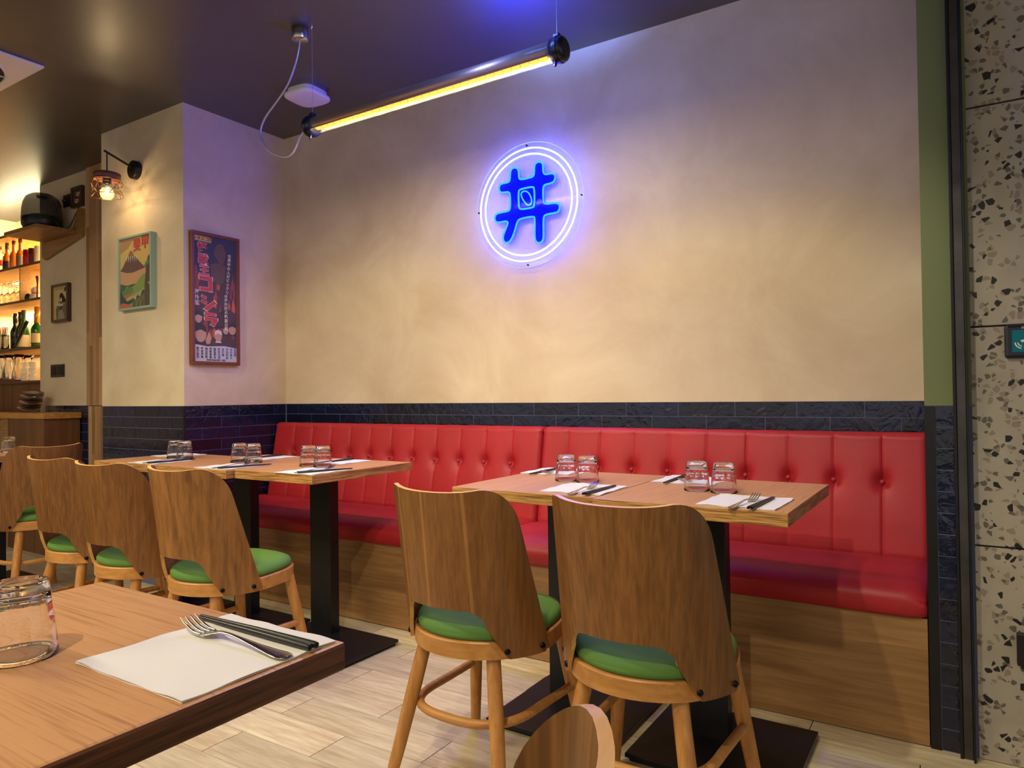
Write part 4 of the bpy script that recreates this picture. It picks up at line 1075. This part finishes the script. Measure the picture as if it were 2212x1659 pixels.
def can(x, label, m, txt):
    t = thing('can', label, 'can', (x, 2.69, z1), 0, 'cans on the upper bar shelf')
    put('body', MB().lathe([(0, .0005), (.025, .0005), (.030, .006), (.030, .135), (.026, .146), (0, .146)], 24), m, t)
    g = MB(); glyphs(g, txt, .025, 0, 0, 0, 0, fat=.0004)
    g2 = MB()
    for v, k in zip([0], [0]):
        g2.v = [(.0305*sin(z/.031), -.0305*cos(z/.031), .075+x_) for (x_, y_, z) in g.v]; g2.f = [tuple(reversed(f)) for f in g.f]; g2.m = g.m; g2.sm = g.sm
    put('lettering', g2, 'cream_label', t)
can(-6.325, 'red drink can with white lettering beside the amber bottles', 'red_can', 'Coca-Cola')
can(-6.235, 'darker red drink can with white lettering, second of the cans', 'dark_red', 'Coca-Cola')
tag(put('can', MB().lathe([(0, .0005), (.025, .0005), (.030, .006), (.030, .145), (.026, .156), (0, .156)], 24), 'green_can', None, (-6.155, 2.70, z1)), 'pale green and white carton-like can at the end of the upper bar shelf', 'can', 'cans on the upper bar shelf')
# stemmed glasses upside down under the middle shelf, left bay
def wineglass():
    mb = MB().lathe([(.033, .0), (.036, .02), (.036, .045), (.028, .075), (.010, .092), (.0035, .10), (.003, .165), (.008, .172), (.032, .178), (.032, .180), (.0, .180)], 18)
    return mb.mesh('wineglass', 'glass')
WG = wineglass(); k = 0
for i in range(5):
    for j in range(3):
        x = -6.80+i*.108; y = 2.66+j*.09
        o = link('stemmed_glass', WG, None, (x+.02*(j % 2), y, 1.8305)); k += 1
        tag(o, 'upturned stemmed glass, %s from the divider in the %s row' % (('fifth', 'fourth', 'third', 'second', 'first')[i], ('front', 'middle', 'rear')[j]), 'glass', 'upturned stemmed glasses in the lit left bay')
# figurines in the right bay
fg = thing('cat_figurine', 'white beckoning-cat figurine with red collar in the lit right bay', 'figurine', (-6.165, 2.68, 1.8305))
plain('china', srgb(226, 206, 180), .3)
put('body', MB().lathe([(0, .0), (.036, .0), (.042, .02), (.036, .045), (.022, .058), (0, .06)], 20), 'china', fg)
hd = put('head', MB().lathe([(0, -.028), (.02, -.022), (.03, -.006), (.028, .012), (.016, .026), (0, .03)], 20), 'china', fg, (0, 0, .078))
for s in (-1, 1): put('ear', MB().lathe([(.009, 0), (.005, .01), (0, .017)], 8), 'china', hd, (s*.018, 0, .02))
put('collar', MB().tube([(.024*cos(2*PI*i/20), .024*sin(2*PI*i/20), .055) for i in range(20)], .004, 6, closed=True), 'red_can', fg)
tag(put('toy_bell', MB().lathe([(0, 0), (.02, 0), (.024, .02), (.018, .045), (.006, .055), (0, .056)], 16), 'cap_dark', None, (-6.205, 2.645, 1.8315)), 'small dark bell-shaped ornament beside the white figurine', 'ornament')
tag(put('wooden_ladle', MB().tube([(-6.09, 2.66, 1.84), (-6.095, 2.665, 1.95), (-6.105, 2.67, 2.0), (-6.11, 2.67, 2.015)], [.008, .006, .012, .014], 8), 'walnut'), 'tall thin wooden ladle standing behind the white figurine', 'ladle')
GW = 'wine and sake bottles on the lower bar shelf'
z3 = 1.4595
spec = [(-6.86, 2.66, .30, .038, 'wine', 'cap_dark', 'dark bottle with cream label at the picture edge on the lower bar shelf', 'cream_label'),
        (-6.80, 2.80, .31, .036, 'wine', 'cream_label', 'dark wine bottle with pale cap behind the tin of straws', None),
        (-6.72, 2.84, .31, .036, 'wine', 'grey_label', 'dark wine bottle in the rear row behind the striped straws', None),
        (-6.70, 2.76, .315, .036, 'wine', 'cap_dark', 'dark wine bottle with black capsule, left of the two above the straws', None),
        (-6.61, 2.76, .32, .036, 'wine', 'cap_dark', 'dark wine bottle with black capsule, right of the two above the straws', None),
        (-6.57, 2.86, .31, .034, 'wine', 'grey_label', 'dark wine bottle in the rear row left of the green bottle', None),
        (-6.505, 2.74, .325, .038, 'green_bottle', 'cap_brown', 'tall green sake bottle with cream label and brown cap', 'cream_label'),
        (-6.43, 2.82, .31, .036, 'green_bottle', 'cap_brown', 'green bottle with white label half hidden by the leaning black stick', 'cream_label'),
        (-6.37, 2.86, .30, .034, 'wine', 'cap_dark', 'slim dark bottle behind the leaning black stick', 'orange_label'),
        (-6.285, 2.82, .31, .036, 'green_bottle', 'cap_brown', 'bright green bottle just left of the gold-topped one', 'orange_label')]
for (x, y, h, r, gm, cp_, lb, lc) in spec:
    bottle(x, y, z3, h, r, gm, cp_, .25 if 'wine' in gm else .09, lb, GW, .40, lc, (.12, .5))
bottle(-6.18, 2.70, z3, .325, .045, 'green_bottle', 'foil_gold', .42, 'sparkling wine bottle with tall gold foil neck at the shelf end', GW, .46, 'cream_label', (.22, .42))
tag(put('black_stick', MB().tube([(-6.41, 2.64, 1.474), (-6.225, 2.645, 1.665)], [.011, .014], 10), 'black_plastic'), 'thick black stick leaning across the green bottles', 'stick')
tn = thing('straw_tin', 'cream tin holding red and white striped straws', 'straw holder', (-6.70, 2.65, z3))
put('tin', MB().lathe([(0, 0), (.043, 0), (.043, .118), (.045, .12), (.045, .126), (.041, .126), (.041, .02), (0, .02)], 24), 'tin', tn)
put('paper_band', MB().lathe([(.0436, .02), (.0436, .105)], 24), 'cream_label', tn)
for i in range(26):
    a = 2*PI*i/26; rr = .030 if i % 2 else .018
    b = Vector((rr*cos(a), rr*sin(a), .03)); e = Vector((rr*1.75*cos(a+.2), rr*1.75*sin(a+.2), .185+.006*(i % 3)))
    put('straw', MB().tube([b, b.lerp(e, .85), e], .0028, 6), 'red_can' if i % 2 else 'cream_label', tn)
jt = thing('glass_jar', 'small glass jar with dark contents right of the straw tin', 'jar', (-6.60, 2.645, z3))
put('jar', MB().lathe([(0, 0), (.028, 0), (.028, .095), (.024, .105), (.024, .11)], 20), 'glass', jt); put('lid', MB().lathe([(.027, .108), (.027, .122), (0, .122)], 20), 'green_bottle', jt)
# carafes and stacked glasses on the counter
z5 = 1.1965
tr = tag(put('serving_tray', MB().box(-7.0, -6.39, 2.62, 2.90, z5, z5+.006).box(-7.01, -6.38, 2.612, 2.622, z5, z5+.018), 'tray_red'), 'dark red tray under the glass carafes', 'tray')
cm_ = MB().lathe([(0, .002), (.046, .002), (.052, .02), (.050, .06), (.038, .11), (.024, .155), (.024, .17), (.038, .215), (.036, .216), (.022, .172), (.022, .153), (.036, .108), (.048, .06), (.049, .02), (.043, .008), (0, .008)], 24).mesh('carafe', 'glass')
for i, (x, y, w) in enumerate(((-6.49, 2.70, 'rightmost of the empty glass carafes on the dark red tray'), (-6.62, 2.68, 'second empty glass carafe from the right on the tray'), (-6.75, 2.68, 'third empty glass carafe from the right on the tray'), (-6.88, 2.70, 'empty glass carafe at the picture edge on the tray'), (-6.57, 2.80, 'empty glass carafe in the rear row between the two rightmost'))):
    tag(link('carafe', cm_, None, (x, y, z5+.0065)), w, 'carafe', 'glass carafes on the tray')
cup = MB().lathe([(0, .001), (.020, .001), (.023, .01), (.028, .052), (.0265, .052), (.0215, .012), (0, .008)], 16).mesh('shot_glass', 'clear_thin')
for i in range(3):
    for j in range(3):
        tag(link('stacked_glass', cup, None, (-6.30+i*.064, 2.66+(i % 2)*.03, z5+j*.049)), 'small glass in the %s stack beside the carafes, %s of three' % (('left', 'middle', 'right')[i], ('lowest', 'middle', 'topmost')[j]), 'glass', 'stacked small glasses beside the carafes')
# front counter
ct = thing('wooden_counter', 'wooden service counter with thick top in front of the bar shelves', 'counter', (-5.9, 2.45, 0))
put('counter_top', MB().box(-1.3, .68, -.135, .112, .916, .956), 'beech_x', ct, bevel=.002)
xs = [.142, .27, .40, .53, .665]
for i, (a, b) in enumerate(zip(xs, xs[1:])): put('front_board', MB().box(a+.001, b-.001, -.125, -.11, .0, .915), 'panel_dark', ct)
put('corner_post', MB().box(.06, .14, -.13, -.06, 0, .915), 'bench_wood', ct, bevel=.002); put('side_board', MB().box(.63, .664, -.109, .108, 0, .915), 'panel_dark', ct)
put('left_board', MB().box(-1.3, .06, -.11, -.10, 0, .915), 'bench_wood', ct)
for i in range(9):
    mb = pillow(.062, -.002, .002, 12, 5)
    tag(put('serving_slate', mb, 'panel_dark' if i % 3 else 'tin', None, (-5.70+.012*i*(1 if i < 5 else .7), 2.43, .984+.0145*i), (0, R(12), 0)), 'thin dark serving plate %s in the leaning stack on the counter' % ('at the bottom', 'second from the bottom', 'third from the bottom', 'fourth from the bottom', 'in the middle', 'fourth from the top', 'third from the top', 'second from the top', 'at the top')[i], 'plate', 'leaning stack of serving plates')

# ------------------------------------------------------------------ sensor plate and handle on the terrazzo
sn = thing('card_sensor', 'dark contactless door sensor with a teal symbol on the terrazzo wall', 'sensor', (.150, 2.4, 1.174))
put('housing', MB().box(-.052, .052, -.016, 0, -.047, .046), 'cap_blue', sn, bevel=.008)
m_ = MB(); k = 8; ring = []
put('symbol_panel', MB().box(-.035, .035, -.0172, -.0158, -.030, .030), 'screen_green', sn, bevel=.004)
sy = MB()
def arcs(cx, cz, r, a0, a1, w):
    P = [[(cx+(r-w)*cos(R(a0+(a1-a0)*i/10)), -.0176, cz+(r-w)*sin(R(a0+(a1-a0)*i/10))), (cx+(r+w)*cos(R(a0+(a1-a0)*i/10)), -.0176, cz+(r+w)*sin(R(a0+(a1-a0)*i/10)))] for i in range(11)]
    sy.grid(P, 0, False, True)
arcs(-.012, -.004, .010, 180, 262, .0013); arcs(-.012, -.004, .016, 180, 262, .0015)
poly(sy, [(-.016, .002), (-.008, .004), (.012, .004), (.012, -.003), (-.014, -.003)], -.0176, 0); poly(sy, [(-.007, .004), (-.006, .012), (.002, .012), (.004, .004)], -.0176, 0)
for i in range(3): poly(sy, [(.002+.006*i, .004), (.002+.006*i, .016), (.006+.006*i, .016), (.006+.006*i, .004)], -.0176, 0)
put('hand_symbol', sy, 'white_plastic', sn)
g = MB(); glyphs(g, 'detect', .011, 0, .037, -.0165, 0); put('lettering', g, 'cream_label', sn)
hd = thing('door_pull', 'black pull handle low on the terrazzo wall, cut off by the frame', 'handle', (.135, 2.4, .332))
put('grip', MB().box(-.025, .03, -.03, -.012, -.045, .045), 'black_plastic', hd, bevel=.004); put('mount', MB().box(-.015, .03, -.013, 0, -.03, .03), 'black_plastic', hd)
